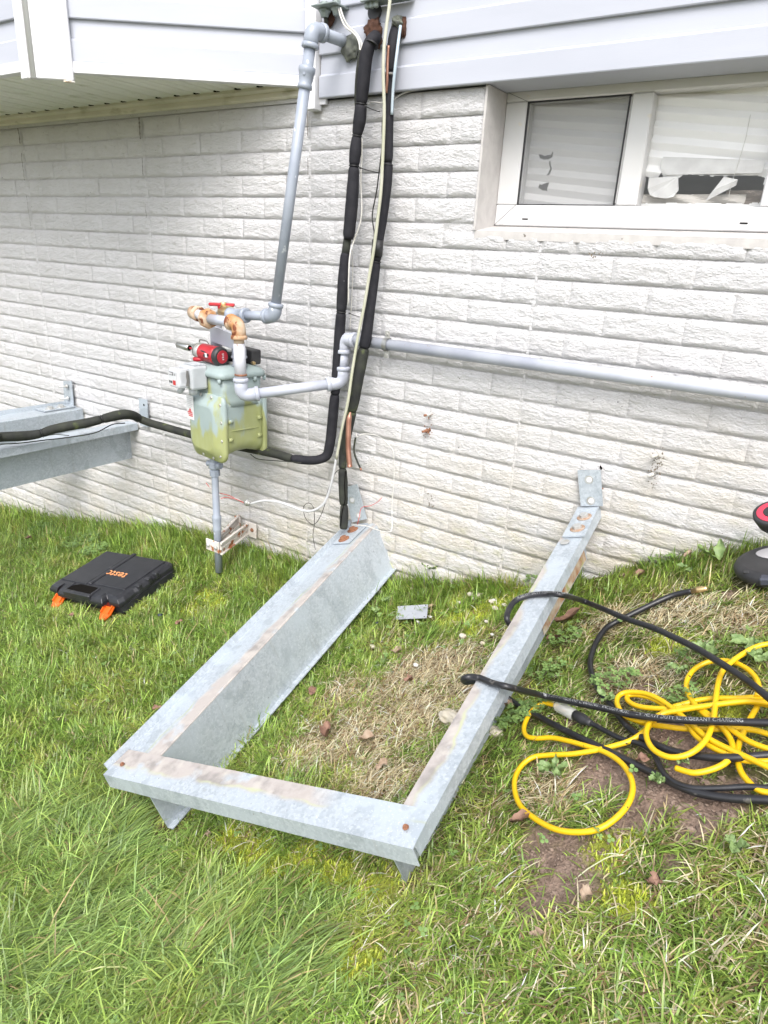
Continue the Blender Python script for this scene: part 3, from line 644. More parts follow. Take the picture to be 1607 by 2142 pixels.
# grime, bolts and holes on the wall
def stain(c, r, m, n=26, name='rust_stain', sx=1.0, sz=1.6):
    bm = bmesh.new(); cx, _, cz = c
    for i in range(n):
        a = random.random() * 6.28; rr = r * random.random() ** .7; x = cx + math.cos(a) * rr * sx; z = cz + math.sin(a) * rr * sz - .3 * r
        s = .0008 + random.random() * .0024; t = random.random() * 6.28; y = -.0170 - random.random() * .0015
        vs = [bm.verts.new((x + math.cos(t + q) * s * random.uniform(.4, 1.3), y, z + math.sin(t + q) * s * random.uniform(.5, 1.6))) for q in (0, 1.2, 2.5, 3.7, 5)]
        bm.faces.new(vs)
    return link(name, bm_me(bm), m, foundation)
M_STR = mat('rust_flakes', (.30, .12, .05), (.12, .08, .06), 50, .9, coord='World'); M_STD = mat('dark_grime', (.22, .185, .14), (.11, .095, .075), 50, .9, coord='World')
for (p, label, m, q, st) in (((0.5165,-0.035,0.4951), 'white capped bolt stub, upper of the pair on bricks right of the copper ends', M_WIREW, 1, 8), ((0.5139,-0.035,0.4417), 'rusted bolt stub, lower of the pair on bricks right of the copper ends', M_RUSTB, 1, 30),
        ((1.2179,-0.03,0.5016), 'pale anchor in a grimy patch, upper of the pair right of the stand bracket', M_WIREW, 1, 34), ((1.218,-0.03,0.4484), 'pale anchor in a grimy patch, lower of the pair right of the stand bracket', M_WIREW, 1, 26)):
    t = thing('wall_bolt', p, label, 'bolt', 'bolt stubs left in the brick wall')
    lathe('shank', (p[0], -.004, p[2]), (-.25, -1, -.05), [(0, .0055), (.022, .0055), (.024, .004)], m, t, 10)
    lathe('tip', (p[0] - .006, -.029, p[2] - .001), (-.25, -1, -.05), [(0, .0042), (.008, .0042), (.009, .002)], M_RUSTB if st == 8 else m, t, 8)
    stain((p[0] + .004, 0, p[2]), .020 if st > 10 else .01, M_STD if st > 25 and m == M_WIREW else M_STR, st, 'stain_speck')
stain((0.5471,-0.01,0.2198), .018, M_STD, 22, 'stain_speck'); stain((1.0761,-0.01,0.4418), .006, M_DARK, 14, 'stain_speck'); stain((1.0866,-0.01,0.3789), .012, M_STR, 12, 'stain_speck', sx=1.6, sz=.5)
stain((0.974,-0.01,0.9955), .012, M_STD, 12, 'stain_speck', sx=1.8, sz=.6)

# ---------------------------------------------------------------- metal stands
def stand(M, label, WD, LN, mL, mR, mF, H=.165, HR=.150, offL=0., offR=0., slant=0.):
    """local frame: x across, y away from the wall, z up; z-section rails 0..LN long"""
    t = thing('metal_stand', None, label, 'metal stand', 'galvanized condenser stands', M=M)
    def thick(prof, th):
        """closed outline of a bent sheet, th thick towards the right-hand side of the run"""
        P = [Vector(p) for p in prof]; out = []
        for i, p in enumerate(P):
            a = (p - P[i - 1]).normalized() if i else None; b = (P[i + 1] - p).normalized() if i < len(P) - 1 else None
            na = Vector((a.y, -a.x)) if a else None; nb = Vector((b.y, -b.x)) if b else None
            n = nb if na is None else na if nb is None else (na + nb).normalized() / max(.4, math.sqrt(max(.01, (1 + na.dot(nb)) / 2)))
            out.append(p + n * th)
        return [tuple(p) for p in P] + [tuple(p) for p in out[::-1]]
    def sheet(name, prof, m, th, put):
        L_ = thick(prof, th); n = len(L_); h = n // 2; bm = bmesh.new(); NS = 14; RR = [[bm.verts.new(put(p, k / NS)) for p in L_] for k in range(NS + 1)]; A, B = RR[0], RR[-1]
        for P0, P1 in zip(RR[:-1], RR[1:]):
            for i in range(n): bm.faces.new((P0[i], P0[(i + 1) % n], P1[(i + 1) % n], P1[i]))
        for i in range(h - 1):
            for R_ in (A, B): bm.faces.new((R_[i], R_[i + 1], R_[n - 2 - i], R_[n - 1 - i]))
        bmesh.ops.recalc_face_normals(bm, faces=bm.faces)
        return link(name, bm_me(bm), m, t, local=True)
    def profile_rail(name, prof, y0, y1, m, th=.0032, cutin=0.0, off=0.0, tw=(0., 0.)):
        return sheet(name, prof, m, th, lambda p, e: (p[0] + off * (1 - e) + (tw[0] * (1 - e) + tw[1] * e) * max(0., -p[1] - .004) / H, y0 + (y1 - y0) * e + cutin * (p[1] / -H) * e, p[1]))
    W0 = .083
    profile_rail('side_rail', [(-.034, .020), (-.030, .000), (W0, .000), (W0 + .002, -.003), (W0 + .003, -H), (W0 + .020, -H - .001)], .0, LN - .012, mL, cutin=-.004, off=offL, tw=(.024, -.020) if slant else (0., 0.))
    xR = WD - .074
    profile_rail('side_rail', [(xR - .012, -HR), (xR + .002, -HR), (xR + .002, -.003), (xR + .004, .000), (WD - .008, .000), (WD - .006, -.030)], .0, LN - .005, mR, cutin=-.03, off=offR, tw=(0., -slant))
    sheet('front_rail', [(LN - .075, .0045), (LN + .004, .0045), (LN + .006, -.033)], mF, .0026, lambda p, e: (-.030 + (WD + .024) * e, p[0], p[1]))   # flat top with a lip turned down
    for x in (.004, WD - .035):
        lathe('bolt', (x, LN - .030, .007), (0, 0, 1), [(0, .0058), (.0015, .0058), (.0018, .0042), (.0045, .004)], M_RUSTB, t, 8).matrix_basis = Matrix()
    return t
def unparent_fix(o): o.matrix_basis = Matrix()
A_, B_, D_ = Vector((.275, 0, .05)), Vector((1.082, 0, .32)), Vector((.403, -1.17, -.186))
EX = (B_ - A_).normalized(); EY = (D_ - A_); EY = (EY - EX * EY.dot(EX) * 0).normalized(); EZ = EX.cross(EY); EZ = EZ.normalized() * (1 if EZ.z > 0 else -1)
MF = basis(A_, EX, EY, EZ)
EYo = (EY - EX * EX.dot(EY)).normalized(); SHEAR = EX.dot(EY); MFo = basis(A_, EX, EYo, EZ)
st1 = stand(MFo, 'galvanized metal stand lying tilted on the lawn in front of the foundation wall', .83, 1.20, M_GALVL, M_GALVR, M_GALVF, offL=-.030, offR=.036, slant=.030)
# wall plates of the fallen stand (angle brackets bent up along the wall) with bolts
def plate(t, x0, x1, yl, zt, bolts, holes, m, skew=0., bm_=M_RUSTB, h0=.003):
    bm = bmesh.new()
    pts = [(x0, yl), (x1, yl), (x1, .012), (x0, .012)]
    a = [bm.verts.new((x, y, h0)) for x, y in pts]; b = [bm.verts.new((x, y, h0 + .0045)) for x, y in pts]
    bm.faces.new(b); bm.faces.new(a[::-1])
    for i in range(4): bm.faces.new((a[i], a[(i + 1) % 4], b[(i + 1) % 4], b[i]))
    link('wall_bracket', bm_me(bm), m, t, local=True)
    for (x, y) in bolts:
        o = lathe('bolt', (0, 0, 0), (0, 0, 1), [(0, .0205), (.002, .0205), (.0025, .0185)], bm_, t, 16); o.location = (x, y, h0 + .0046); o.matrix_basis = Matrix.Translation((x, y, h0 + .0046))
        o2 = lathe('bolt_head', (0, 0, 0), (0, 0, 1), [(0, .0125), (.008, .0125), (.009, .010)], bm_ if bm_ is M_RUSTB else M_ZINC, o, 6); o2.matrix_basis = Matrix.Translation((0, 0, .0026))
def upright(t, pts, name, m, holes, y=-.014):
    """vertical leg of a wall bracket, world coordinates, standing against the wall"""
    bm = bmesh.new(); a = [bm.verts.new((p[0], y, p[2])) for p in pts]; b = [bm.verts.new((p[0], y + .0045, p[2])) for p in pts]
    bm.faces.new(a); bm.faces.new(b[::-1])
    for i in range(4): bm.faces.new((a[i], b[i], b[(i + 1) % 4], a[(i + 1) % 4]))
    bmesh.ops.recalc_face_normals(bm, faces=bm.faces); o = link(name, bm_me(bm), m, t)
    for p in holes:
        lathe('bolt_hole_ring', (p[0], y - .0004, p[2]), (0, -1, 0), [(0, .0125), (.0008, .0120)], M_ZINC, t, 16)
        lathe('bolt_hole', (p[0] + .001, y - .0013, p[2] + .001), (0, -1, 0), [(0, .0078), (.0006, .0076)], M_TRIM, t, 14)
plate(st1, -.052, .022, .150, .1, [(-.018, .060), (-.016, .125)], [], M_GALV)
plate(st1, .798, .861, .188, .1, [(.834, .082), (.831, .148)], [], M_GALV, bm_=mat('stained_bolt', (.50, .44, .38), (.34, .20, .12), 60, .6, metal=.4))
o = lathe('bolt_hole', (0, 0, 0), (0, 0, 1), [(0, .013), (.0008, .013)], M_ZINC, st1, 16); o.matrix_basis = Matrix.Translation((.812, .214, .0036))
K_ = MFo.inverted() @ MF
for o in list(st1.children_recursive):
    if o.parent is st1: p_ = o.matrix_basis.translation.copy(); o.data.transform(o.matrix_basis.inverted() @ K_ @ o.matrix_basis) if p_.length < 1e-6 else setattr(o, 'matrix_basis', Matrix.Translation(K_ @ p_))
for o in list(st1.children_recursive):
    if o.parent is st1 and o.matrix_basis.translation.length < 1e-6:
        for v in o.data.vertices: v.co.y *= 1 - .020 * v.co.x / .85
    elif o.parent is st1: mb_ = o.matrix_basis.copy(); mb_.translation.y *= 1 - .020 * mb_.translation.x / .85; o.matrix_basis = mb_
upright(st1, ((0.1922,-0.02,0.1735),(0.2465,-0.02,0.2005),(0.2941,-0.02,0.0796),(0.2316,-0.02,0.0501)), 'bracket_upright', M_GALV, ((0.2281,-0.02,0.1345),(0.2602,-0.02,0.0836)), y=-.024)
upright(st1, ((1.0156,-0.02,0.4184),(1.0794,-0.02,0.4322),(1.1031,-0.02,0.3307),(1.0416,-0.02,0.3154)), 'bracket_upright', M_GALV, ((1.0523,-0.02,0.3979),(1.0675,-0.02,0.3379)), y=-.024)
# rust run on the right rail web, and the white scratch marks
M_RR = mat('rust_run', (.30, .13, .05), (.50, .46, .36), 26, .85, layers=(((.32, .33, .14), 30, .60, .06, (1, 1, 1)),))
V = [(.756 + .0035 + .036 * (1 - y / 1.2) - .030 * (-z / .165) * (y / 1.2) + .0387 * y + .0015, y, z) for y, z in ((.05, -.045), (.05, -.149), (.42, -.149), (.42, -.09))]
o = link('rust_run', me_from(V, [(0, 1, 2, 3)]), M_RR, st1, local=True); o.location = (.0013, 0, 0)
# second stand, still fixed to the wall at the left
M2 = basis(Vector((-1.47, -.012, .205)), Vector((1, 0, 0)), Vector((0, -1, 0)), Vector((0, 0, 1)))
st2 = stand(M2, 'galvanized metal stand still fixed to the wall at the left, holding black foam line', .50, 1.15, M_GALV, M_GALV, M_GALV, H=.165, HR=.172)
plate(st2, -.028, .05, .17, .1, [(.022, .07), (.022, .125)], [], M_GALV, bm_=M_ZINC)
upright(st2, ((-1.501,-0.02,0.3211),(-1.4335,-0.02,0.3305),(-1.4435,-0.02,0.1793),(-1.5206,-0.02,0.1665)), 'bracket_upright', M_GALV, [], y=-.024)
upright(st2, ((-0.9384,-0.02,0.3244),(-0.8836,-0.02,0.3266),(-0.888,-0.02,0.205),(-0.9438,-0.02,0.2016)), 'bracket_upright', M_GALV, [], y=-.024)
for p in ((-1.4618,-0.03,0.3027),(-1.4656,-0.03,0.2447)): lathe('anchor_bolt', p, (-.15, -1, 0), [(0, .010), (.006, .010), (.006, .0045), (.04, .0045)], M_ZINC, st2, 10)
p = (-0.9044,-0.026,0.3011); lathe('bolt_hole', (p[0], -.0255, p[2]), (0, -1, 0), [(0, .0045), (.0006, .0045)], M_DARK, st2, 10)

S_ = Matrix.Diagonal((-1, 1, 1, 1))
for o in list(st2.children_recursive):
    o.data.transform(S_); o.data.flip_normals(); o.matrix_basis = S_ @ o.matrix_basis @ S_
st2.matrix_world = M2 @ S_
# ---------------------------------------------------------------- gas meter
MPH = math.radians(10); mu = Vector((math.cos(MPH), -math.sin(MPH), 0)); mv = Vector((math.sin(MPH), math.cos(MPH), 0)); mc = Vector((-.215, -.185, 0))
MM = basis(mc, mu * .94, mv, (0, 0, 1))
meter = thing('gas_meter', None, 'grey green gas meter with yellow algae streaks hung in front of the brick wall', 'gas meter', M=MM)
def mlink(name, bm, m, par=meter, label=None): bmesh.ops.recalc_face_normals(bm, faces=bm.faces); return link(name, bm_me(bm), m, par, label, local=True)
bm = bmesh.new()
def rrect(hw, z0, z1, r, n=6, rb=None):
    rb = rb or r; P = []
    for cx, cz, a0, rr in ((hw - rb, z0 + rb, -90, rb), (hw - r, z1 - r, 0, r), (-hw + r, z1 - r, 90, r), (-hw + rb, z0 + rb, 180, rb)):
        for k in range(n + 1):
            a = math.radians(a0 + 90 * k / n); P.append((cx + rr * math.cos(a), cz + rr * math.sin(a)))
    return P
def loft(bm, secs, cap=True, smooth=True):
    rs = [[bm.verts.new(p) for p in s] for s in secs]; n = len(rs[0])
    for a, b in zip(rs[:-1], rs[1:]):
        for i in range(n):
            f = bm.faces.new((a[i], a[(i + 1) % n], b[(i + 1) % n], b[i])); f.smooth = smooth
    if cap: bm.faces.new(rs[0][::-1]); bm.faces.new(rs[-1])
secs = []
for y, hw, z0, z1, rb in ((-.080, .107, .268, .470, .045), (-.058, .103, .272, .470, .045), (-.02, .099, .280, .470, .045), (.03, .099, .280, .470, .045), (.062, .103, .272, .470, .045), (.080, .107, .266, .470, .045)):
    secs.append([(x, y, z) for x, z in rrect(hw, z0, z1, .02, 6, rb)])
loft(bm, secs); mlink('meter_body', bm, M_METER)
bm = bmesh.new(); secs = []
for z, hx, hy in ((.450, .103, .086), (.470, .098, .082), (.50, .097, .082), (.545, .100, .085)):
    P = [(x, y, z) for x, y in [(a, b) for a, b in rrect(hx, -hy, hy, .022, 5)]]; secs.append(P)
loft(bm, secs); mlink('upper_housing', bm, M_METER)
bm = bmesh.new(); secs = []
for z, g in ((.545, .006), (.549, .010), (.562, .010), (.565, .006), (.572, .0), (.580, -.012), (.584, -.03)):
    secs.append([(x, y, z) for x, y in rrect(.100 + g, -.087 - g, .087 + g, .026, 5)])
loft(bm, secs); mlink('meter_lid', bm, M_METER)
for x, y in ((-.092, -.090), (0, -.094), (.092, -.090), (.106, -.03), (.106, .045), (.098, .090)):
    lathe('lid_bolt', (0, 0, 0), (0, 0, -1), [(0, .0065), (.012, .0065), (.017, .003)], M_METER, meter, 10).matrix_basis = Matrix.Translation((x, y, .547))
lathe('lid_bolt', (0, 0, 0), (0, 0, 1), [(0, .008), (.006, .007)], M_RUSTB, meter, 8).matrix_basis = Matrix.Translation((.088, .07, .566))
def cover(sg):
    bm = bmesh.new(); secs = []
    for d, g, in ((0, .0), (.004, .005), (.014, .005), (.017, .001), (.020, -.010), (.034, -.022), (.040, -.036)):
        secs.append([(x, sg * (.074 + d), z) for x, z in rrect(.110 + g, .256 - g, .482 + g, .026, 7, .040)])
    loft(bm, secs); o = mlink('diaphragm_cover', bm, M_METER)
    for x, z in ((.098, .46), (.101, .40), (.101, .335), (.088, .278), (.04, .262), (-.03, .262), (-.088, .278), (-.101, .34), (-.101, .41), (-.098, .46), (-.03, .478), (.04, .478)):
        b = lathe('cover_bolt', (0, 0, 0), (0, sg, 0), [(0, .0062), (.004, .006), (.006, .0045)], M_ZINC, o, 8); b.matrix_basis = Matrix.Translation((x * .985, sg * .0905, z))
    for x, z in ((.112, .40), (.112, .335), (-.112, .40), (-.112, .335)):
        b = lathe('cover_lug', (0, 0, 0), (0, sg, 0), [(0, .008), (.018, .008)], M_METER, o, 10); b.matrix_basis = Matrix.Translation((x * .93, sg * .052, z))
cover(-1); cover(1)
box('parting_rib', (.0985, -.076, .364), (.1040, .076, .3675), M_METER, meter, local=True, bev=.001)
for y in (-.045, .045):
    for z in (.40, .335):
        lathe('side_lug', (0, 0, 0), (1, 0, 0), [(0, .007), (.008, .0062), (.010, .004)], M_METER, meter, 10).matrix_basis = Matrix.Translation((.1005, y * 1.3, z))
# index box
IM = mat('grey_index_case', (.46, .48, .50), (.40, .42, .44), 20, .3); IW = clear_mat('index_cover', (.66, .67, .70), .55, .12)
bm = bmesh.new(); box_bm(bm, (-.072, -.150, .492), (.012, -.086, .572), None, .008, 2); idx = mlink('index_box', bm, IM)
bm = bmesh.new(); box_bm(bm, (-.064, -.196, .500), (.004, -.150, .566), None, .010, 2); mlink('index_window', bm, IW, idx)
bm = bmesh.new(); box_bm(bm, (-.058, -.1975, .508), (-.004, -.1968, .558)); mlink('dial_face', bm, mat('dial_face', (.55, .56, .58), (.5, .51, .53), 20, .4), idx)
for (x0, z0, x1, z1, m) in ((-.050, .543, -.024, .553, M_BLACK), (-.052, .516, -.044, .524, M_BLACK), (-.040, .516, -.032, .524, M_BLACK), (-.027, .512, -.009, .527, mat('label_red', (.50, .03, .03), None, 8, .5)), (-.018, .545, -.008, .5465, M_BLACK), (-.018, .549, -.008, .5503, M_BLACK)):
    bm = bmesh.new(); box_bm(bm, (x0, -.1985, z0), (x1, -.1978, z1)); mlink('dial_mark', bm, m, idx)
for q in range(3):
    bm = bmesh.new(); box_bm(bm, (-.048 + q * .008, -.1993, .545), (-.043 + q * .008, -.1987, .551)); mlink('counter_digit', bm, M_TRIM, idx)
bm = bmesh.new(); prism_bm(bm, [(-.168, .508), (-.156, .506), (-.153, .53), (-.156, .558), (-.163, .561), (-.166, .54), (-.163, .528)], .0006, Matrix(((0, 0, 1, .0042), (1, 0, 0, 0), (0, 1, 0, 0), (0, 0, 0, 1)))); mlink('index_side_mark', bm, M_TOOLG, idx)
for q in range(5):
    bm = bmesh.new(); box_bm(bm, (-.06 , -.094 - q * .010, .573), (.008, -.090 - q * .010, .577), None, .001); mlink('index_rib', bm, IM, idx)
idx.location.z += .010
lathe('seal_plug', (0, 0, 0), (-.4, -.5, -.8), [(0, .011), (.022, .010), (.024, .007)], IM, idx, 12).matrix_basis = Matrix.Translation((-.052, -.150, .494))
lathe('seal_plug', (0, 0, 0), (0, 0, -1), [(0, .016), (.022, .014)], IM, idx, 12).matrix_basis = Matrix.Translation((-.02, -.128, .494))
bm = bmesh.new(); box_bm(bm, (-.092, -.1162, .385), (-.045, -.1148, .470), None, .0); rp = mlink('rating_plate', bm, mat('rating_plate', (.70, .70, .70), (.62, .62, .62), 30, .5))
M_LR = mat('label_red_print', (.50, .04, .05), (.6, .2, .2), 200, .5); M_LG = mat('label_grey_print', (.35, .35, .36), (.6, .6, .6), 300, .5)
for q in range(6): 
    bm = bmesh.new(); box_bm(bm, (-.088 + (q % 2) * .004, -.1170, .459 - q * .0065), (-.049 - (q % 3) * .006, -.1164, .461 - q * .0065)); mlink('print_line', bm, M_LG, rp)
for q in range(3):
    bm = bmesh.new(); box_bm(bm, (-.086 + q * .003, -.1170, .408 - q * .006), (-.052, -.1164, .4122 - q * .006)); mlink('print_line', bm, M_LR, rp)
bm = bmesh.new(); prism_bm(bm, [(-.080, .412), (-.058, .412), (-.064, .424), (-.072, .424)], .0006, Matrix(((1, 0, 0, 0), (0, 0, 1, -.1170), (0, 1, 0, 0), (0, 0, 0, 1)))); mlink('print_line', bm, M_LR, rp)
portR = mc + mu * .074; portL = mc - mu * .062

# ---------------------------------------------------------------- gas piping
gp = thing('gas_pipe', (0.1504,0,1.5372), 'grey gas pipe coming out of the siding and down to the tee above the meter', 'gas pipe')
S0 = Vector((0.1558,-0.012,1.5363)); S1 = Vector((0.1543,-0.17,1.5328)); S1 = Vector((S0.x - .012, S1.y, S0.z - .004))
SB = Vector((0.036,-0.215,0.7635)); R1 = .0158
tube('pipe', [S0 + Vector((0, .03, 0)), S1 + Vector((0, .03, 0))], R1, M_GREY, gp, 20)
def elbow(name, a, c, b, r, R, m, par, beads=True, segs=20, ext=.018):
    """pipe elbow with rolled beads between directions (a-c) and (b-c)"""
    c = Vector(c); da = (Vector(a) - c).normalized(); db = (Vector(b) - c).normalized()
    P = fillet([c + da * (R + ext), c, c + db * (R + ext)], R, 10)
    bm = bmesh.new(); tube_bm(bm, P, r, segs)
    if beads:
        for d in (da, db): lathe_bm(bm, c + d * (R + ext - .012), d, [(0, r), (.002, r * 1.14), (.012, r * 1.16), (.014, r * 1.0)], segs)
    return link(name, bm_me(bm), m, par)
elbow('elbow', S0, S1, SB, .0208, .026, M_GREY, gp)
dn = (SB - S1).normalized(); LT = (SB - S1).length
tube('pipe', [S1 + dn * .045, SB - dn * .035], R1, M_GREY, gp, 20)
lathe('union', S1 + dn * .088, dn, [(0, .0200), (.003, .0235), (.014, .0235), (.018, .0215), (.030, .0205), (.042, .0180), (.045, .0205), (.055, .0205), (.057, .0160)], M_GREY, gp, 20)
lathe('union_mark', S1 + dn * .110 + Vector((.008, -.0185, 0)), (.4, -1, 0), [(0, .005), (.003, .004)], M_GREY, gp, 4)
TEE = Vector((portR.x, portR.y, SB.z - .012))
dl = (TEE - SB).normalized()
elbow('elbow', S1, SB, TEE, .0212, .022, M_GREY, gp)
tube('pipe', [SB + dl * .03, TEE - dl * .02], R1 * .95, M_GREY, gp, 18)
bm = bmesh.new(); lathe_bm(bm, TEE - dl * .045, dl, [(0, .020), (.001, .0242), (.012, .0242), (.014, .0205), (.076, .0205), (.078, .0242), (.089, .0242), (.09, .020)], 20); lathe_bm(bm, TEE, (0, 0, -1), [(0, .019), (.030, .0195), (.031, .0232), (.043, .0232), (.044, .019)], 20); link('tee', bm_me(bm), M_GREY, gp)
lathe('pipe', TEE - Vector((0, 0, .03)), (0, 0, -1), [(0, .0185), (TEE.z - .60, .0185)], M_GREY, gp, 18)
lathe('union_nut', (portR.x, portR.y, .645), (0, 0, -1), [(0, .020), (.003, .0245), (.026, .0245), (.03, .027), (.035, .027), (.037, .022), (.07, .022)], M_GREY, gp, 8)
lathe('swivel', (portR.x, portR.y, .618), (0, 0, -1), [(0, .0225), (.03, .022), (.034, .028)], M_GREY, gp, 18)
lathe('pipe', (portL.x, portL.y, .735), (0, 0, -1), [(0, .019), (.02, .0205), (.155, .0205)], M_GREYL, gp, 18)
# flat spreader bar between the two risers
d = (portR - portL).normalized(); n = Vector((d.y, -d.x, 0)); Mb = basis(portL + Vector((0, 0, .0)), d, -n, (0, 0, 1))
prism('spreader_bar', [(0, .650), (.152, .640), (.152, .690), (.02, .702), (0, .712)], .010, M_GREYL, gp, M=Matrix(((d.x, 0, -n.x, portL.x + n.x * .024), (d.y, 0, -n.y, portL.y + n.y * .024), (0, 1, 0, 0), (0, 0, 0, 1))), bev=.002)
# ball valve and rusty return loop
VA = Vector((-0.2602,-0.155,0.751)); EL = Vector((-0.409,-0.14,0.7329))
bm = bmesh.new(); lathe_bm(bm, TEE + (VA - TEE).normalized() * .04, (VA - TEE), [(0, .016), (.012, .018), (.02, .023), (.05, .024), (.062, .018), (.09, .018)], 18); lathe_bm(bm, VA + Vector((.006, 0, .008)), (0, 0, 1), [(0, .016), (.02, .011), (.024, .011)], 12)
vb = link('ball_valve', bm_me(bm), M_BRASS, gp)
vh = Vector((-0.2642,-0.155,0.7651))
bm = bmesh.new(); lathe_bm(bm, vh - Vector((0, 0, .010)), (0, 0, 1), [(0, .013), (.014, .015), (.017, .012)], 14); vhd = link('valve_handle', bm_me(bm), M_RED, vb)
box('lever', (-.042, -.010, .0), (.046, .010, .011), M_RED, vhd if False else vb, M=Matrix.Translation(vh + Vector((.002, -.004, .004))) @ Matrix.Rotation(math.radians(38), 4, 'Z'), bev=.003)
WV = Vector((0.1094,-0.4545,0.556)); WT = Vector((WV.x, WV.y, .772))
_wy = -.30
WLOW = Vector((-0.0334,-0.3,0.5104)); WTOP = Vector((-0.0652,-0.3,0.7376)); 
WTOP = Vector((WLOW.x - .004, WLOW.y, WTOP.z))
CAP = Vector((-0.3059,-0.235,0.7453)); UN = Vector((-0.2203,-0.262,0.7367))
dr = (WTOP - CAP).normalized()
rl = thing('gas_return_pipe', WLOW, 'chipped white pipe with rusty elbow before the meter, continuing as the long wall pipe', 'gas pipe')
tube('rusty_link', [EL, CAP], .018, M_RUST, rl, 16)
lathe('end_elbow', CAP - dr * .024, dr, [(0, .014), (.004, .022), (.026, .024), (.034, .026), (.044, .026), (.046, .019)], M_RUST, rl, 18)
tube('pipe', [CAP, CAP + (UN - CAP) * .9], .0165, M_WHITERUST, rl, 16)
lathe('union', UN - dr * .022, dr, [(0, .019), (.006, .024), (.012, .031), (.030, .034), (.040, .031), (.044, .020)], M_RUST, rl, 8)
tube('pipe', [UN + dr * .015, WTOP - dr * .03], .0165, M_GREYL, rl, 18)
elbow('elbow', CAP, WTOP, WLOW, .0225, .028, M_RUST, rl)
tube('pipe', [WTOP - Vector((0, 0, .045)), WTOP - Vector((0, 0, .060))], .0165, M_RUST, rl, 18)
tube('pipe', [WTOP - Vector((0, 0, .060)), WLOW + Vector((0, 0, .05))], .0188, M_WHITERUST, rl, 20)
lathe('rust_ring', WLOW + Vector((0, 0, .072)), (0, 0, -1), [(0, .0195), (.006, .0205)], M_RUSTB, rl, 18)
BL = Vector((0.1889,-0.05,0.5554)); BT = Vector((0.1839,-0.05,0.6996)); BT = Vector((BL.x + .002, BL.y, BT.z)); RT = Vector((1.4381,-0.05,0.7143)); RT = Vector((3.2, -.05, BT.z + .001))
elbow('elbow', WTOP, WLOW, BL, .0215, .034, M_GREYL, rl, ext=.022)
db_ = (BL - WLOW).normalized()
tube('pipe', [WLOW + db_ * .045, BL - db_ * .03], .0172, M_GREYL, rl, 20)
lathe('rust_ring', BL - db_ * .052, db_, [(0, .018), (.004, .0185), (.005, .0178)], M_RUSTB, rl, 18)
elbow('elbow', WLOW, BL, BT, .0215, .030, M_GREYL, rl, ext=.022)
tube('pipe', [BL + Vector((0, 0, .045)), BT - Vector((0, 0, .045))], .0172, M_GREYL, rl, 20)
elbow('elbow', BL, BT, RT, .0215, .030, M_GREYL, rl, ext=.016)
tube('pipe', [BT + Vector((.035, 0, 0)), RT], .0172, M_GREYL, rl, 20)
q = Vector((0.3615,-0.05,0.7124)); cl = None
bm = bmesh.new()
ring = [Vector((q.x, BT.y + math.cos(a) * .021, BT.z + math.sin(a) * .021)) for a in [math.radians(x) for x in range(0, 361, 15)]]
for a, b in zip(ring[:-1], ring[1:]):
    v = [bm.verts.new(a + Vector((s, 0, 0))) for s in (-.008, .008)] + [bm.verts.new(b + Vector((s, 0, 0))) for s in (.008, -.008)]; bm.faces.new(v)
bmesh.ops.solidify(bm, geom=list(bm.faces), thickness=.002)
cl = link('pipe_clamp', bm_me(bm), M_ZINC, rl)
for s in (-1, 1):
    box('clamp_ear', (q.x - .008, -.052 , BT.z + s * .030 - .012), (q.x + .008, -.046, BT.z + s * .030 + .012), M_ZINC, cl, bev=.001)
    lathe('screw', (q.x, -.052, BT.z + s * .032), (0, -1, 0), [(0, .005), (.004, .004)], M_ZINC, cl, 8)
# service riser from the ground with stop cock, and its rusty wall bracket
SR = Vector((-0.2728,-0.215,-0.1734)); ST = Vector((-0.2616,-0.215,0.2153)); SR.x = ST.x = (SR.x + ST.x) / 2
sv = thing('service_riser', SR, 'grey gas service riser standing in the grass below the meter', 'gas pipe')
lathe('pipe', SR - Vector((0, 0, .06)), (0, 0, 1), [(0, .0145), (.17, .0145), (.18, .017), (.185, .017), (.19, .0155), (.225, .0175), (.235, .0175), (.24, .0135), (.36, .013), (.52, .013)], M_GREY, sv, 16)
lathe('stop_cock', ST - Vector((0, 0, .052)), (0, 0, 1), [(0, .014), (.001, .019), (.022, .019), (.024, .015), (.032, .021), (.05, .021), (.056, .017), (.085, .018)], M_GREY, sv, 8)
lathe('stop_cock_key', ST + Vector((-.030, -.008, -.006)), (1, .1, 0), [(0, .008), (.004, .012), (.012, .009), (.05, .011), (.053, .015), (.066, .013)], M_GREY, sv, 10)
rb = thing('pipe_bracket', SR, 'rusty cream painted wall bracket clamped to the riser just above the grass', 'bracket')
zb = SR.z + .055
cx, cy = SR.x, SR.y
box('clamp_plate', (cx - .042, cy - .022, zb - .022), (cx + .028, cy - .017, zb + .024), M_RUSTW, rb, bev=.001)
for x in (-.028, .014): lathe('bolt', (cx + x, cy - .023, zb), (0, -1, 0), [(0, .009), (.004, .008), (.008, .005)], M_ZINC, rb, 8)
WA = Vector((-0.2555,-0.006,-0.1214)); WB = Vector((-0.3422,-0.006,-0.1105))
def arm(p, q, h, name):
    p = Vector(p); q = Vector(q); d = (q - p); L_ = d.length; d.normalize(); n = Vector((d.y, -d.x, 0)).normalized(); u = n.cross(d)
    if u.z < 0: u = -u
    Mx = basis(p, d, n, u); bm = bmesh.new(); box_bm(bm, (0, -.0015, -h), (L_, .0015, h), Mx); box_bm(bm, (0, -.0016, h * .75), (L_, .008, h * 1.02), Mx); box_bm(bm, (0, .002, -h * .15), (L_, .005, h * .15), Mx); box_bm(bm, (0, -.0016, -h), (L_, .008, -h * .8), Mx)
    link(name, bm_me(bm), M_RUSTW, rb)
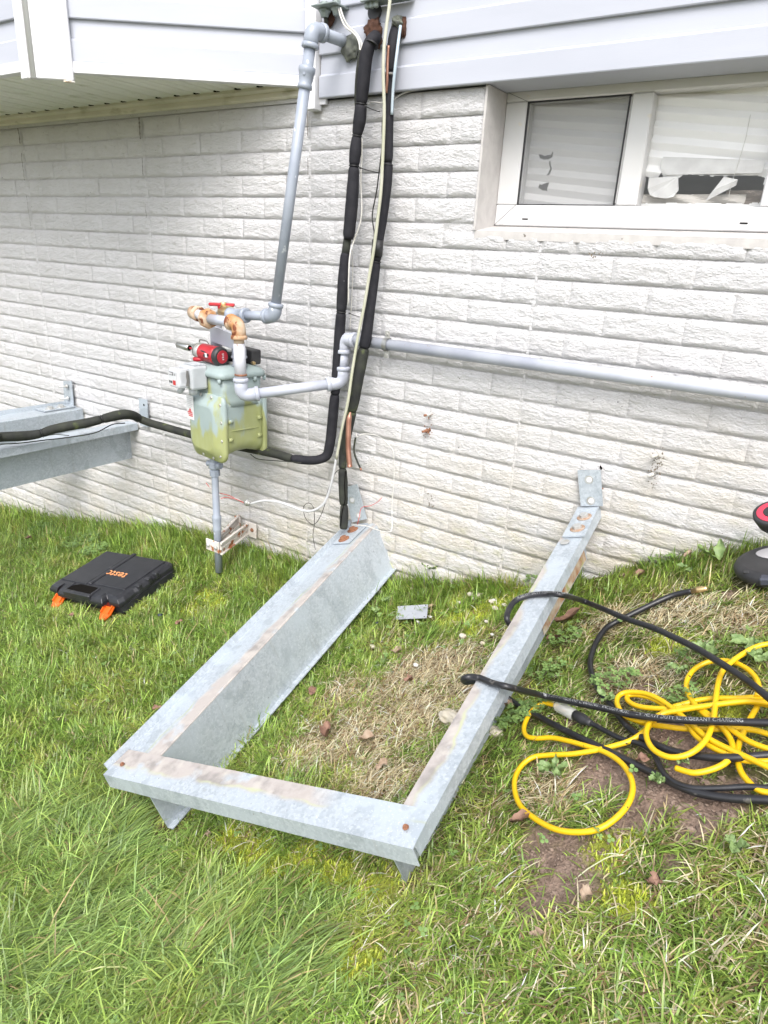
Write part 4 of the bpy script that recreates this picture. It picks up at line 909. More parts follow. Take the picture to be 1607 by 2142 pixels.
arm((cx + .032, cy - .018, zb - .002), (WA.x - .045, -.012, WA.z + .004), .025, 'arm'); arm((cx - .012, cy + .02, zb + .012), (WB.x - .02, -.012, WB.z + .012), .021, 'arm')
box('wall_plate', (WA.x - .052, -.024, WA.z - .030), (WA.x + .006, -.019, WA.z + .034), M_RUSTW, rb, bev=.001)
lathe('bolt', (WA.x - .016, -.024, WA.z + .004), (0, -1, 0), [(0, .009), (.005, .006)], M_RUSTB, rb, 8)
box('wall_plate', (WB.x - .03, -.024, WB.z - .012), (WB.x + .002, -.019, WB.z + .030), M_RUSTW, rb, bev=.001)

# ---------------------------------------------------------------- foam insulated lines on the wall
def foam_line(root, pts, radii, splits, m, k_=1.0):
    radii = [q * k_ for q in radii]
    """pts, radii along the run; splits: indices (in pts) where sleeves are tied or butt together"""
    P = catmull(pts, 8); n = len(P)
    R = np.interp(np.arange(n), [i * 8 for i in range(len(radii))], radii)
    cuts = [0] + [int(s * 8) for s in splits] + [n - 1]
    for a, b in zip(cuts[:-1], cuts[1:]):
        seg = P[a:b + 1]; rr = R[a:b + 1].copy(); L_ = len(rr)
        for i in range(L_):
            e = min(i, L_ - 1 - i)
            rr[i] *= (.80, .95, 1.0)[min(e, 2)] * (1 + .03 * noise.noise(Vector((i * .35, a, 0))))
        seg2 = [seg[0] + (seg[1] - seg[0]).normalized() * .001] + list(seg[1:])
        tube('foam_sleeve', seg2, list(rr), m if not callable(m) else m(a), root, 14)
def tie(root, a, b, name='zip_tie', m=None, r=.0014): return tube(name, [a, (Vector(a) + Vector(b)) / 2 + Vector((0, 0, -.001)), b], r, m or M_BLACK, root, 6)
def band(root, p, d, r, w=.003, m=None):
    d = Vector(d).normalized(); return lathe('zip_tie', Vector(p) - d * w / 2, d, [(0, r), (w, r)], m or M_BLACK, root, 16)
la = thing('insulated_line', (0.2385,0,1.5485), 'black foam line down the wall, passing behind the meter to the left stand', 'pipe')
PA = ((0.2522,-0.015,1.5469),(0.2692,-0.05,1.5277),(0.2678,-0.07,1.5097),(0.2599,-0.075,1.4775),(0.253,-0.075,1.4145),(0.245,-0.07,1.3663),(0.2403,-0.07,1.3207),(0.2332,-0.07,1.2854),(0.2297,-0.07,1.2469),(0.2261,-0.07,1.2065),(0.2237,-0.07,1.1382),(0.2191,-0.07,1.072),(0.2127,-0.07,1.0041))
foam_line(la, PA, [.019, .021, .021, .0215, .0215, .020, .022, .0165, .021, .0185, .022, .0225, .021], [5, 7, 9], M_FOAM, .86)
tube('bare_pipe', ((0.2068,-0.065,1.011),(0.2007,-0.065,0.9763),(0.198,-0.065,0.9482)), .0125, M_FOAMG, la, 12)
PB = ((0.1992,-0.065,0.9651),(0.1944,-0.065,0.8912),(0.1909,-0.065,0.8257),(0.1884,-0.065,0.7856),(0.1807,-0.06,0.7275),(0.1758,-0.06,0.6342),(0.1702,-0.06,0.554),(0.1674,-0.06,0.5131),(0.1611,-0.06,0.446),(0.1565,-0.06,0.3862),(0.1534,-0.065,0.3352),(0.1455,-0.07,0.2964),(0.1235,-0.085,0.2794),(0.0859,-0.1,0.2714),(0.0255,-0.115,0.2692),(-0.0475,-0.12,0.2715),(-0.1468,-0.11,0.264),(-0.3174,-0.09,0.249),(-0.4894,-0.08,0.2454),(-0.6172,-0.08,0.2457),(-0.7081,-0.09,0.2514),(-0.7801,-0.1,0.2568),(-0.8145,-0.12,0.2705))
foam_line(la, PB, [.017, .020, .020, .018, .0195, .0195, .018, .0185, .0195, .020, .0195, .019, .0175, .0175, .0175, .0175, .0175, .0175, .0175, .0175, .018, .018, .018], [3, 7, 14], lambda a: M_FOAMG if a > 80 else M_FOAM, .90)
PC = ((-0.8145,-0.12,0.2705),(-0.8023,-0.16,0.2933),(-0.7964,-0.2,0.3047),(-0.8093,-0.24,0.303),(-0.8232,-0.29,0.2952),(-0.8548,-0.34,0.2826),(-0.8908,-0.4,0.2732),(-0.9149,-0.45,0.2644),(-0.9323,-0.48,0.2533),(-0.9571,-0.52,0.2467),(-0.9645,-0.58,0.2528),(-0.9725,-0.62,0.257),(-0.9755,-0.72,0.2682),(-1.4001,-0.98,0.1798))
foam_line(la, PC, [.018, .019, .020, .020, .0175, .019, .019, .018, .0165, .019, .019, .018, .018, .018], [4, 8], M_FOAMG)
tube('signal_wire', catmull(((-0.8014,-0.2,0.2681),(-0.8307,-0.24,0.2638),(-0.8592,-0.3,0.2356),(-0.8996,-0.38,0.2253),(-0.9503,-0.47,0.2193),(-0.9777,-0.55,0.2182),(-1.0531,-0.62,0.2118)), 6), .0022, M_FOAMG, la, 6)
tube('signal_wire', catmull(((-0.9151,-0.38,0.2283),(-0.9647,-0.42,0.2305),(-0.9978,-0.5,0.2219),(-1.0186,-0.6,0.2258)), 6), .0016, M_FOAMG, la, 6)
for p, q in (((0.169,0,1.0761), 0),): pass
band(la, PA[7], Vector(PA[8]) - Vector(PA[6]), .0150); band(la, PA[9], Vector(PA[10]) - Vector(PA[8]), .0162); band(la, PA[5], Vector(PA[6]) - Vector(PA[4]), .0172); band(la, PB[3], Vector(PB[4]) - Vector(PB[2]), .0160, .004); band(la, PC[8], Vector(PC[9]) - Vector(PC[7]), .0175); band(la, PC[4], Vector(PC[5]) - Vector(PC[3]), .0175, .003)
band(la, (0.2759,-0.072,1.5073), (-.2, -.4, -1), .0195, .004)
lb = thing('insulated_line', (0.3081,0,1.5584), 'weathered black foam line beside the flat cable, with open copper ends above the stand', 'pipe')
QB = ((0.3257,-0.02,1.5606),(0.333,-0.045,1.5281),(0.3374,-0.06,1.4908),(0.3343,-0.06,1.4403),(0.3344,-0.06,1.3884),(0.336,-0.06,1.3117),(0.3404,-0.06,1.2141),(0.3389,-0.06,1.1578),(0.3303,-0.06,1.0743),(0.3203,-0.06,1.0079),(0.3156,-0.06,0.9672),(0.3111,-0.06,0.9189),(0.309,-0.065,0.8558),(0.3046,-0.07,0.7984),(0.2974,-0.075,0.7177),(0.2874,-0.08,0.6496),(0.279,-0.09,0.5729),(0.2682,-0.09,0.5086),(0.2552,-0.09,0.4422),(0.2438,-0.09,0.3743),(0.2361,-0.09,0.3055))
foam_line(lb, QB, [.021, .021, .020, .019, .018, .018, .018, .0195, .0195, .019, .019, .019, .018, .020, .023, .0245, .025, .024, .021, .019, .015], [3, 6.1, 10.5, 14.6, 17.5], lambda a: M_FOAMG if a > 115 else M_FOAM, .80)
QC = ((0.2328,-0.085,0.4046),(0.2309,-0.09,0.3383),(0.2386,-0.1,0.2741),(0.2425,-0.1,0.2231),(0.2469,-0.1,0.1575),(0.2495,-0.1,0.1439),(0.2547,-0.105,0.1037),(0.2579,-0.11,0.0591))
foam_line(lb, QC, [.010, .013, .0145, .0165, .015, .0125, .016, .0145], [2, 5], M_FOAMG)
tube('split_seam', catmull(((0.2644,-0.118,0.2753),(0.263,-0.119,0.224),(0.2662,-0.118,0.1724),(0.2569,-0.12,0.1266),(0.2555,-0.124,0.0737)), 5), .0016, M_DARK, lb, 6)
tube('signal_wire', catmull(((0.3205,-0.06,1.3777),(0.3145,-0.06,1.3127),(0.3174,-0.06,1.264),(0.3122,-0.06,1.2085),(0.3042,-0.06,1.1389),(0.2921,-0.06,1.0737),(0.3055,-0.065,1.0206),(0.302,-0.065,0.9528)), 6), .0020, M_WIREB, lb, 6)
tube('bare_tube', catmull(((0.3569,-0.055,1.5463),(0.3643,-0.075,1.4904),(0.362,-0.08,1.4339),(0.3557,-0.075,1.3842),(0.3526,-0.07,1.3329)), 6), .0042, mat('blue_grey_tube', (.36, .44, .50), (.45, .50, .54), 20, .4), lb, 8)
tube('copper_core', catmull(((0.339,-0.082,1.4967),(0.3382,-0.082,1.4579),(0.3381,-0.08,1.4131),(0.3353,-0.078,1.385)), 6), .004, M_COPPER, lb, 8)
bm = bmesh.new()
def hollow(bm, P, r, w, segs=14):
    o = tube_bm(bm, P, r, segs, False); i = tube_bm(bm, P, [x - w for x in r] if hasattr(r, '__len__') else r - w, segs, False)
    for k in range(segs): bm.faces.new((o[-1][k], i[-1][k], i[-1][(k + 1) % segs], o[-1][(k + 1) % segs]))
hollow(bm, catmull(((0.2779,-0.12,0.4798),(0.2769,-0.125,0.4518),(0.2805,-0.13,0.4052),(0.286,-0.135,0.3584),(0.2979,-0.14,0.301)), 5), [.003, .0045, .006, .0085, .0088, .0088, .0088, .0088, .0088, .0088, .0088, .0088, .0088, .0088, .0088, .0088, .0088, .0088, .0088, .0088, .0092], .0014)
link('copper_end', bm_me(bm), M_COPPER, lb)
tube('copper_inside', ((0.2964,-0.1395,0.3089),(0.2973,-0.14,0.3059)), .0072, M_DARK, lb, 12)
tube('small_copper_end', catmull(((0.2883,-0.1,0.3929),(0.2874,-0.105,0.3608),(0.294,-0.11,0.3384),(0.3104,-0.115,0.3163),(0.3287,-0.12,0.2964)), 5), .0034, M_FOAMG, lb, 8)
tube('copper_tip', ((0.3263,-0.1195,0.2991),(0.3316,-0.121,0.2923)), .0036, M_COPPER, lb, 8)
for z_, r_ in ((6.1, .0150), (10.5, .0158)):
    i = int(z_); band(lb, Vector(QB[i]).lerp(Vector(QB[i + 1]), z_ - i), Vector(QB[i + 1]) - Vector(QB[i]), r_, .003)
box('tape_wrap', (0.3408,-0.085,1.0074), (0,0,0), M_BLACK, lb) if False else None
tube('tape_wrap', ((0.3197,-0.064,1.005),(0.317,-0.064,0.9589)), .0178, M_BLACK, lb, 16)
tie(lb, (0.3194,-0.078,1.4354), (0.3578,-0.078,1.4302), 'zip_tie', M_TOOLG, .003)
for a, b in (((0.2644,-0.08,1.3574), (0.3113,-0.07,1.3423)), ((0.2566,-0.085,1.1991), (0.3187,-0.07,1.186)), ((0.2304,-0.08,0.7853), (0.2704,-0.075,0.7768))):
    t = thing('zip_tie', a, '', 'zip tie', 'zip ties bridging the two foam lines'); tie(t, a, b); lathe('tie_head', a, Vector(b) - Vector(a), [(0, .0026), (.006, .0026)], M_BLACK, t, 6)
    t['label'] = 'thin black zip tie bridging the foam lines, ' + ('topmost of the three near the siding' if a[2] > 1.3 else 'middle one of the three' if a[2] > .9 else 'lowest one, above the grey pipe elbow')
# sealant where the lines enter the siding
def lump(name, c, rx, ry, rz, m, label, cat, seed, amp=.35, par=None):
    bm = bmesh.new(); bmesh.ops.create_icosphere(bm, subdivisions=4, radius=1)
    for v in bm.verts:
        p = v.co.copy(); k = 1 + amp * noise.noise(p * 2.2 + Vector((seed, 0, 0))) + amp * .5 * noise.noise(p * 6 + Vector((seed, 3, 0)))
        v.co = Vector((p.x * rx * k, p.y * ry * k, p.z * rz * k)) + Vector(c)
    for f in bm.faces: f.smooth = True
    o = link(name, bm_me(bm), m, par)
    if label: tag(o, label, cat)
    return o
lump('foam_sealant', (0.2551,-0.036,1.5484), .026, .020, .030, M_SPRAY, 'lumpy brown foam sealant round the left insulated line at the siding', 'sealant', 1)
lump('foam_sealant', Vector((0.2696,-0.036,1.5242)), .013, .012, .020, M_SPRAY, 'small run of brown foam sealant hanging just below the main brown lump', 'sealant', 4)
lump('duct_putty', (0.3376,-0.036,1.5597), .017, .022, .016, M_PUTTY, 'grey green putty collar where the right foam line enters the siding', 'putty', 2)
lump('duct_putty', Vector((0.3543,-0.034,1.5474)), .008, .010, .024, M_SPRAY, 'brown crumbly foam edge right of the grey green putty collar', 'sealant', 6)
lump('duct_putty', (0.1729,-0.034,1.5178), .030, .013, .032, M_PUTTY, 'dark putty seal around the grey pipe entering the siding', 'putty', 3, .25)
lathe('cable_hole', Vector((0.2497,-0.032,1.5972)), (0, 1, 0), [(0, .021), (.02, .021)], M_TOOLB, None, 18); tag(bpy.data.objects['cable_hole'], 'dark round grommet on the siding above the brown foam', 'grommet')
lump('wall_opening', (0.092,-0.032,1.5967), .018, .006, .020, M_SPRAY, 'ragged dark opening in the siding under the metal bracket plate', 'opening', 9, .2)
# utility brackets at the very top
ub = thing('utility_bracket', (0.1071,-0.05,1.6272), 'greenish grey metal bracket plate with clamped cables at the top edge', 'bracket')
M_UB = mat('grey_green_metal', (.22, .26, .25), (.32, .36, .34), 30, .5, metal=.5)
p = Vector((0.1154,-0.06,1.6144))
box('bracket_plate', (p.x - .045, p.y - .03, p.z + .000), (p.x + .040, p.y + .05, p.z + .004), M_UB, ub, bev=.001)
box('bracket_flange', (p.x - .01, p.y + .04, p.z), (p.x + .045, p.y + .046, p.z + .12), M_UB, ub, bev=.001)
for px, r in ((-.022, .014), (.020, .012)):
    lathe('cable_clamp', (p.x + px, p.y + .005, p.z), (0, 0, -1), [(0, r * 1.25), (.006, r * 1.3), (.010, r), (.020, r * .7)], M_UB, ub, 8)
    lathe('cable_clamp', (p.x + px, p.y + .005, p.z + .004), (0, 0, 1), [(0, r), (.012, r)], M_UB, ub, 8)
lathe('rubber_drop', (p.x - .022, p.y + .008, p.z - .008), (.1, .1, -1), [(0, .007), (.03, .005)], M_FOAMG, ub, 10)
p2 = Vector((0.2586,-0.055,1.6099))
ub2 = thing('utility_bracket', p2, 'small grey green clamp with its screw heads above the round dark grommet', 'bracket')
box('bracket_plate', (p2.x - .026, p2.y - .02, p2.z), (p2.x + .12, p2.y + .03, p2.z + .004), M_UB, ub2, bev=.001)
for k in (-.015, .0, .015): lathe('screw', (p2.x + k, p2.y, p2.z), (0, 0, -1), [(0, .008), (.01, .008), (.013, .005)], M_UB, ub2, 6)
cabt = thing('white_cable', (0.15,-0.06,1.6059), 'pair of thin white cables from the bracket plate down to the left foam line', 'cable')
tube('cable', catmull(((0.1465,-0.06,1.6085),(0.1556,-0.06,1.5882),(0.1718,-0.06,1.5637),(0.1995,-0.06,1.546),(0.2169,-0.06,1.5306),(0.23,-0.065,1.5053),(0.2361,-0.075,1.4566),(0.2325,-0.075,1.3864),(0.2252,-0.07,1.3518)), 6), .0028, M_WIREW, cabt, 8)
tube('cable', catmull(((0.1533,-0.06,1.6089),(0.1642,-0.06,1.5873),(0.1782,-0.055,1.5654),(0.2059,-0.055,1.5466),(0.2234,-0.055,1.5266),(0.2345,-0.06,1.5083),(0.2326,-0.07,1.4902)), 6), .0028, M_WIREW, cabt, 8)
tube('grey_cable', catmull(((0.2339,-0.07,1.4981),(0.2321,-0.078,1.4447),(0.2296,-0.078,1.3861),(0.2292,-0.07,1.3395)), 6), .0036, M_FOAMG, cabt, 8)
# long flat cable and its loose end
fc_ = thing('flat_cable', (0.341,-0.09,1.597), 'long yellowed flat cable strapped to the right foam line, round connector at its loose end', 'cable')
tube('cable', catmull(((0.3378,-0.085,1.6198),(0.3417,-0.09,1.5863),(0.3377,-0.095,1.532),(0.3366,-0.1,1.4763),(0.3384,-0.1,1.4204),(0.3429,-0.095,1.3409),(0.3447,-0.095,1.2582),(0.3446,-0.095,1.2037),(0.3436,-0.095,1.1355),(0.3362,-0.095,1.059),(0.3319,-0.097,1.0066),(0.3257,-0.097,0.9598),(0.3169,-0.1,0.8983),(0.3067,-0.105,0.814),(0.2924,-0.11,0.7268),(0.2818,-0.12,0.6225),(0.2743,-0.13,0.5153),(0.2525,-0.13,0.4162),(0.2338,-0.13,0.3137)), 6), .0060, M_WIREY, fc_, 10, sx=.8)
tube('cable', catmull(((0.2337,-0.13,0.317),(0.2213,-0.13,0.2516),(0.2043,-0.13,0.187),(0.184,-0.135,0.1392),(0.1433,-0.14,0.107),(0.1036,-0.145,0.0984),(0.0564,-0.15,0.1026),(0.0151,-0.16,0.1098),(-0.0266,-0.165,0.1083),(-0.074,-0.17,0.0981),(-0.1251,-0.175,0.0756)), 6), .0044, M_WIREG, fc_, 10)
lathe('connector', (-0.1276,-0.175,0.075), (-1, -.3, .2), [(0, .006), (.004, .009), (.010, .0095), (.011, .0125), (.017, .0125), (.018, .009), (.021, .009)], M_ZINC, fc_, 12)
for pts, m in ((((-0.157,-0.18,0.0748),(-0.1816,-0.185,0.0797),(-0.2089,-0.19,0.082),(-0.2365,-0.2,0.08),(-0.2466,-0.21,0.0764)), M_WIRER), (((-0.1571,-0.18,0.071),(-0.1942,-0.18,0.0791),(-0.2262,-0.19,0.0893),(-0.2743,-0.2,0.0921),(-0.3014,-0.21,0.1075),(-0.324,-0.21,0.1214)), M_WIRER), (((-0.1571,-0.18,0.0729),(-0.1995,-0.182,0.0822),(-0.2324,-0.192,0.075),(-0.2488,-0.21,0.0816)), M_WIREW), (((-0.1571,-0.18,0.071),(-0.1876,-0.182,0.0678),(-0.23,-0.192,0.0736),(-0.256,-0.21,0.0914),(-0.3115,-0.21,0.1128)), M_WIREG)):
    tube('stripped_wire', catmull(pts, 5), .0014, m, fc_, 6)
# thin loose wires
def wire(name, pts, r, m, label, cat='wire'): o = tube(name, catmull(pts, 6), r, m, None, 6); return tag(o, label, cat)
wire('loose_wire', ((0.2436,-0.06,1.279),(0.2423,-0.055,1.2296),(0.2381,-0.05,1.1661),(0.2448,-0.05,1.1004),(0.2452,-0.055,1.0533),(0.2291,-0.06,1.0051),(0.2254,-0.075,0.963),(0.2294,-0.085,0.9073),(0.2314,-0.085,0.8074)), .0024, M_WIREW, 'thin white wire bowing out between the two foam lines below the siding')
wire('loose_wire', ((0.2011,-0.03,0.9704),(0.2043,-0.03,0.8918),(0.2022,-0.03,0.8034),(0.1993,-0.03,0.7276)), .0014, M_WIREW, 'second thin white wire, straight, tucked behind the left foam line beside the wall')
wire('loose_wire', ((0.2896,-0.1,0.4094),(0.3104,-0.12,0.4008),(0.3328,-0.12,0.4162),(0.3625,-0.08,0.4078),(0.386,-0.05,0.3772),(0.4022,-0.04,0.3488),(0.4066,-0.035,0.2614),(0.415,-0.05,0.164),(0.4388,-0.08,0.1005),(0.4332,-0.1,0.0913),(0.3975,-0.12,0.0984),(0.3647,-0.13,0.1049),(0.3048,-0.13,0.0924)), .0016, M_WIREW, 'thin white wire in a big loop on the brick wall right of the copper ends')
wire('loose_wire', ((0.3611,-0.03,0.1803),(0.3489,-0.04,0.1624),(0.3263,-0.05,0.1454),(0.3041,-0.07,0.1384),(0.3164,-0.1,0.1183),(0.3238,-0.12,0.0961)), .0011, M_WIRER, 'short thin red wire branching above the left bracket of the stand')
wire('loose_wire', ((0.244,-0.11,0.2809),(0.2043,-0.1,0.2459),(0.1746,-0.1,0.1721),(0.1649,-0.1,0.1247),(0.14,-0.1,0.0632),(0.1115,-0.1,0.0332),(0.0774,-0.1,0.0468),(0.0656,-0.1,0.087),(0.0879,-0.1,0.1111),(0.1127,-0.1,0.0988),(0.11,-0.09,0.0335),(0.0958,-0.08,-0.0212),(0.092,-0.06,-0.0876)), .0012, M_WIREB, 'thin black wire curling down from the foam line to the grass')
wire('loose_wire', ((-0.1468,-0.15,0.2578),(-0.1185,-0.14,0.2432),(-0.0248,-0.14,0.2554),(0.0784,-0.13,0.2676)), .0018, M_FOAMG, 'short grey black wire hugging the underside of the foam line below the meter')
wire('loose_wire', ((0.2907,-0.03,1.3731),(0.2412,-0.02,1.3791),(0.2401,-0.03,1.3713)), .0018, M_WIREW, 'short white wire stub poking out between the foam lines just under the siding')
wire('loose_wire', ((0.3217,-0.02,1.379),(0.3373,-0.015,1.3908),(0.361,-0.015,1.3975),(0.3985,-0.012,1.4025)), .0022, M_WIREW, 'thin white wire tucked under the siding edge right of the foam lines')

# ---------------------------------------------------------------- impact driver and pliers on the meter
ID0 = Vector((-0.4686,-0.1767,0.612)); ID1 = Vector((-0.0536,-0.3207,0.612)); ax = (ID1 - ID0).normalized()
ID0 = ID1 - ax * .36 if False else ID0
Y_ = -.275
p0 = Vector((-0.4088,-0.235,0.6264)); p1 = Vector((-0.3083,-0.245,0.6236)); p2 = Vector((-0.2642,-0.25,0.6242)); p3 = Vector((-0.2211,-0.255,0.6232)); p4 = Vector((-0.1035,-0.27,0.6164))
zt = .617
ax = (p4 - p0); ax.z = 0; ax.normalize(); ax.z = -.04; ax.normalize()
org = Vector((mc.x, mc.y, .584)) + mu * (-.005) - mv * .052 + Vector((0, 0, .031))
def ap(t): return org + ax * t
tl = thing('impact_driver', org, 'red and black cordless impact driver with chrome socket lying on top of the gas meter', 'power tool')
lathe('socket', ap(-.175), ax, [(0, .0095), (.001, .0115), (.052, .0115), (.054, .009)], M_STEEL, tl, 18)
lathe('socket_mouth', ap(-.121), ax, [(0, .0092), (.0012, .0085)], M_DARK, tl, 12)
lathe('bit_shank', ap(-.123), ax, [(0, .0035), (.025, .0035)], M_RED, tl, 6)
lathe('nose', ap(-.105), ax, [(0, .006), (.006, .010), (.018, .020), (.024, .026), (.030, .0275)], M_TOOLG, tl, 20)
lathe('collar', ap(-.075), ax, [(0, .027), (.003, .0285), (.013, .0285), (.016, .0275)], M_ZINC, tl, 20)
lathe('motor_body', ap(-.059), ax, [(0, .0270), (.004, .0285), (.055, .0292), (.062, .031), (.064, .028)], M_RED, tl, 20)
lathe('rear_cap', ap(.005), ax, [(0, .0285), (.003, .0312), (.012, .0305), (.018, .026)], M_TOOLB, tl, 20)
lathe('rear_badge', ap(.0232), ax, [(0, .0215), (.001, .0205)], M_RED, tl, 18)
sd = ax.cross(Vector((0, 0, 1))).normalized(); upv = sd.cross(ax)
fr = sd if sd.dot(Vector((.3, -1, 0))) > 0 else -sd
for k, (t, w) in enumerate(((-.010, .0035), (-.003, .005), (.004, .003))):
    box('tool_mark', (-w, -.0008, -w * 1.3), (w, .0008, w * 1.3), M_TRIM if k % 2 else M_TOOLB, tl, M=basis(ap(t - .012) + fr * .0300 + Vector((0, 0, .002 * k - .002)), ax, -fr, upv))
for k in range(4): box('badge_mark', (-.0035, -.0012, -.0008), (.0035 - k % 2 * .002, .0012, .0008), M_TRIM, tl, M=basis(ap(.0248) + Vector((0, 0, .010 - k * .006)), fr, ax, upv))
for k in range(3): box('vent', (-.0045, -.0008, -.0015), (.0045, .0008, .0015), M_TOOLB, tl, M=basis(ap(-.035 + k * .006) + fr * .0278 + upv * (.010 - k * .001), ax, -fr, upv))
hp = catmull([ap(-.012) - fr * .01 , ap(.0) - fr * .05 - upv * .006, ap(.012) - fr * .09 - upv * .010], 5)
tube('grip', hp, .0155, M_TOOLB, tl, 14)
q = ap(.016) - fr * .105 - upv * .006
box('battery', (-.034, -.030, -.023), (.034, .012, .026), M_TOOLB, tl, M=basis(q, ax, fr, upv), bev=.005, seg=2)
tube('belt_clip', catmull([ap(-.075) + upv * .028, ap(-.072) + upv * .037, ap(-.045) + upv * .038, ap(-.035) + upv * .031], 4), .0022, M_TOOLG, tl, 6)
_S = Matrix.Translation(org) @ Matrix.Scale(1.04, 4) @ Matrix.Scale(1.26, 4, ax) @ Matrix.Translation(-org)
for o in tl.children: o.data.transform(o.matrix_basis.inverted() @ world_of(tl).inverted() @ _S @ world_of(tl) @ o.matrix_basis)
tl.location = tl.location + ax * .022
pl = thing('pliers', org, 'dark red handled pliers lying under the impact driver on the meter', 'pliers')
for k, (dx, dy) in enumerate(((-.088, -.040), (-.070, -.050))):
    a = Vector((org.x + .03, org.y + .035, .590)); b = Vector((-0.2312,-0.29,0.5947) if False else (0, 0, 0)); b = org + ax * dx + fr * (.020 + k * .012); b.z = .591
    tube('handle', catmull([a, (a + b) / 2 + Vector((0, 0, .004)), b], 6), [.004] * 4 + [.006] * 6 + [.0075] * 2 + [.005], M_REDD, pl, 10)
lathe('jaw', (org.x + .03, org.y + .035, .586), (1, .5, 0), [(0, .010), (.045, .004)], M_TOOLG, pl, 8)
bs_ = thing('brass_fitting', (-0.1476,-0.13,0.5849), 'tiny brass capped fitting lying on the meter lid behind the union', 'fitting')
qf = mc + mu * .068 + mv * .055 + Vector((0, 0, .590))
lathe('fitting_body', qf, (1, -.2, 0), [(0, .005), (.008, .006), (.012, .006), (.018, .0055)], M_BRASS, bs_, 10); lathe('fitting_tip', qf, (-1, .2, 0), [(0, .005), (.010, .004)], M_RUSTB, bs_, 8)

# ---------------------------------------------------------------- tool case
c0 = Vector((-0.4646,-0.5403,-0.2639)); c1 = Vector((-0.8195,-0.6067,-0.3201)); c2 = Vector((-0.4592,-0.2721,-0.2153))
c3 = Vector((-0.8216,-0.3415,-0.2728))
cu = ((c1 - c0) + (c3 - c2)).normalized(); CW = ((c1 - c0).length + (c3 - c2).length) / 2; cw_ = ((c2 - c0) + (c3 - c1)); cn = cu.cross(cw_).normalized(); cn = -cn if cn.z < 0 else cn
cv0 = cn.cross(cu); cv0 = cv0 if cv0.dot(cw_) > 0 else -cv0; ang_ = cw_.angle(cv0) * .5 * (1 if cw_.dot(cu) > 0 else -1)
cu = (cu * math.cos(ang_) - cv0 * math.sin(ang_)).normalized(); cv = (cw_.normalized() - cu * cu.dot(cw_.normalized())).normalized(); CD = cw_.length / 2
cn = cu.cross(cv); cn = cn if cn.z > 0 else -cn; CW *= 1.12; CD *= 1.10
c0 = (c0 + c1 + c2 + c3) / 4 - cu * CW / 2 - cv * CD / 2
MC = basis(c0 - cn * .0815, cu, cv, cn * 1.22)      # x: towards the left front corner, y: away, z: up
case = thing('tool_case', None, 'black plastic instrument case with two orange latches lying in the grass', 'tool case', M=MC)
def cl_(name, bm, m, par=case): bmesh.ops.recalc_face_normals(bm, faces=bm.faces); return link(name, bm_me(bm), m, par, None, local=True)
CH_ = .066
bm = bmesh.new()
P = [(.012, .012), (CW - .012, .012), (CW - .002, .03), (CW - .004, CD - .02), (CW - .02, CD), (.02, CD), (.004, CD - .02), (.002, .03)]
loft(bm, [[(x * 1 + (CW / 2 - x) * .05, y + (CD / 2 - y) * .05, .0) for x, y in P], [(x, y, .010) for x, y in P], [(x, y, .036) for x, y in P]], smooth=False)
bmesh.ops.bevel(bm, geom=list(bm.edges), offset=.003, segments=1, affect='EDGES'); cl_('case_base', bm, M_CASE)
bm = bmesh.new()
def ins(k, z): return [(x + (CW / 2 - x) * k, y + (CD / 2 - y) * k, z) for x, y in P2]
hx0, hx1 = CW * .36, CW * .70
P2 = [(.004, .004), (.055, .002), (.055, .016), (.078, .016), (.078, -.012), (hx0 + .0, -.012), (hx1 + .02, -.012), (CW - .075, -.012), (CW - .075, .016), (CW - .052, .016), (CW - .052, .002), (CW - .004, .004), (CW + .002, .03), (CW - .002, CD * .5), (CW - .004, CD - .02), (CW - .02, CD), (CW * .5, CD + .002), (.02, CD), (.004, CD - .02), (.008, CD * .62), (.0, CD * .55), (-.002, CD * .35), (.004, CD * .28), (-.002, .03)]
loft(bm, [ins(0, .038), ins(-.004, .042), ins(0, .050), ins(.05, .060), ins(.13, .0655)], smooth=False)
bmesh.ops.bevel(bm, geom=[e for e in bm.edges if e.calc_length() > .01], offset=.0016, segments=1, affect='EDGES'); lid = cl_('case_lid', bm, M_CASE)
# raised centre panel and rib, flat dark patch painting the shade of a handle hole
box('raised_panel', (.030, .062, .064), (CW * .50, CD - .02, .0685), M_CASE, lid, local=True, bev=.003); box('raised_panel', (CW * .57, .05, .064), (CW - .03, CD - .02, .0675), M_CASE, lid, local=True, bev=.003)
box('lid_rib', (CW * .51, .055, .064), (CW * .56, CD - .005, .0705), M_CASE, lid, local=True, bev=.003)
for y in (.10, .15, .19): box('side_rib', (-.004, y, .046), (.020, y + .018, .0665), M_CASE, lid, local=True, bev=.003)
prism('handle_hole_shade', [(hx0, .004), (hx1, .004), (hx1 - .004, .030), (hx1 - .03, .046), (hx0 + .01, .046)], .0008, M_DARK, lid, M=Matrix.Translation((0, 0, .0655)), local=True)
bm = bmesh.new(); box_bm(bm, (hx0 - .006, -.014, .046), (hx1 + .008, .004, .068), None, .004); cl_('carry_handle', bm, M_CASE, lid)
for x in (hx0 - .004, hx1 + .004): box('handle_cheek', (x - .004, .0, .060), (x + .004, .046, .069), M_CASE, lid, local=True, bev=.002)
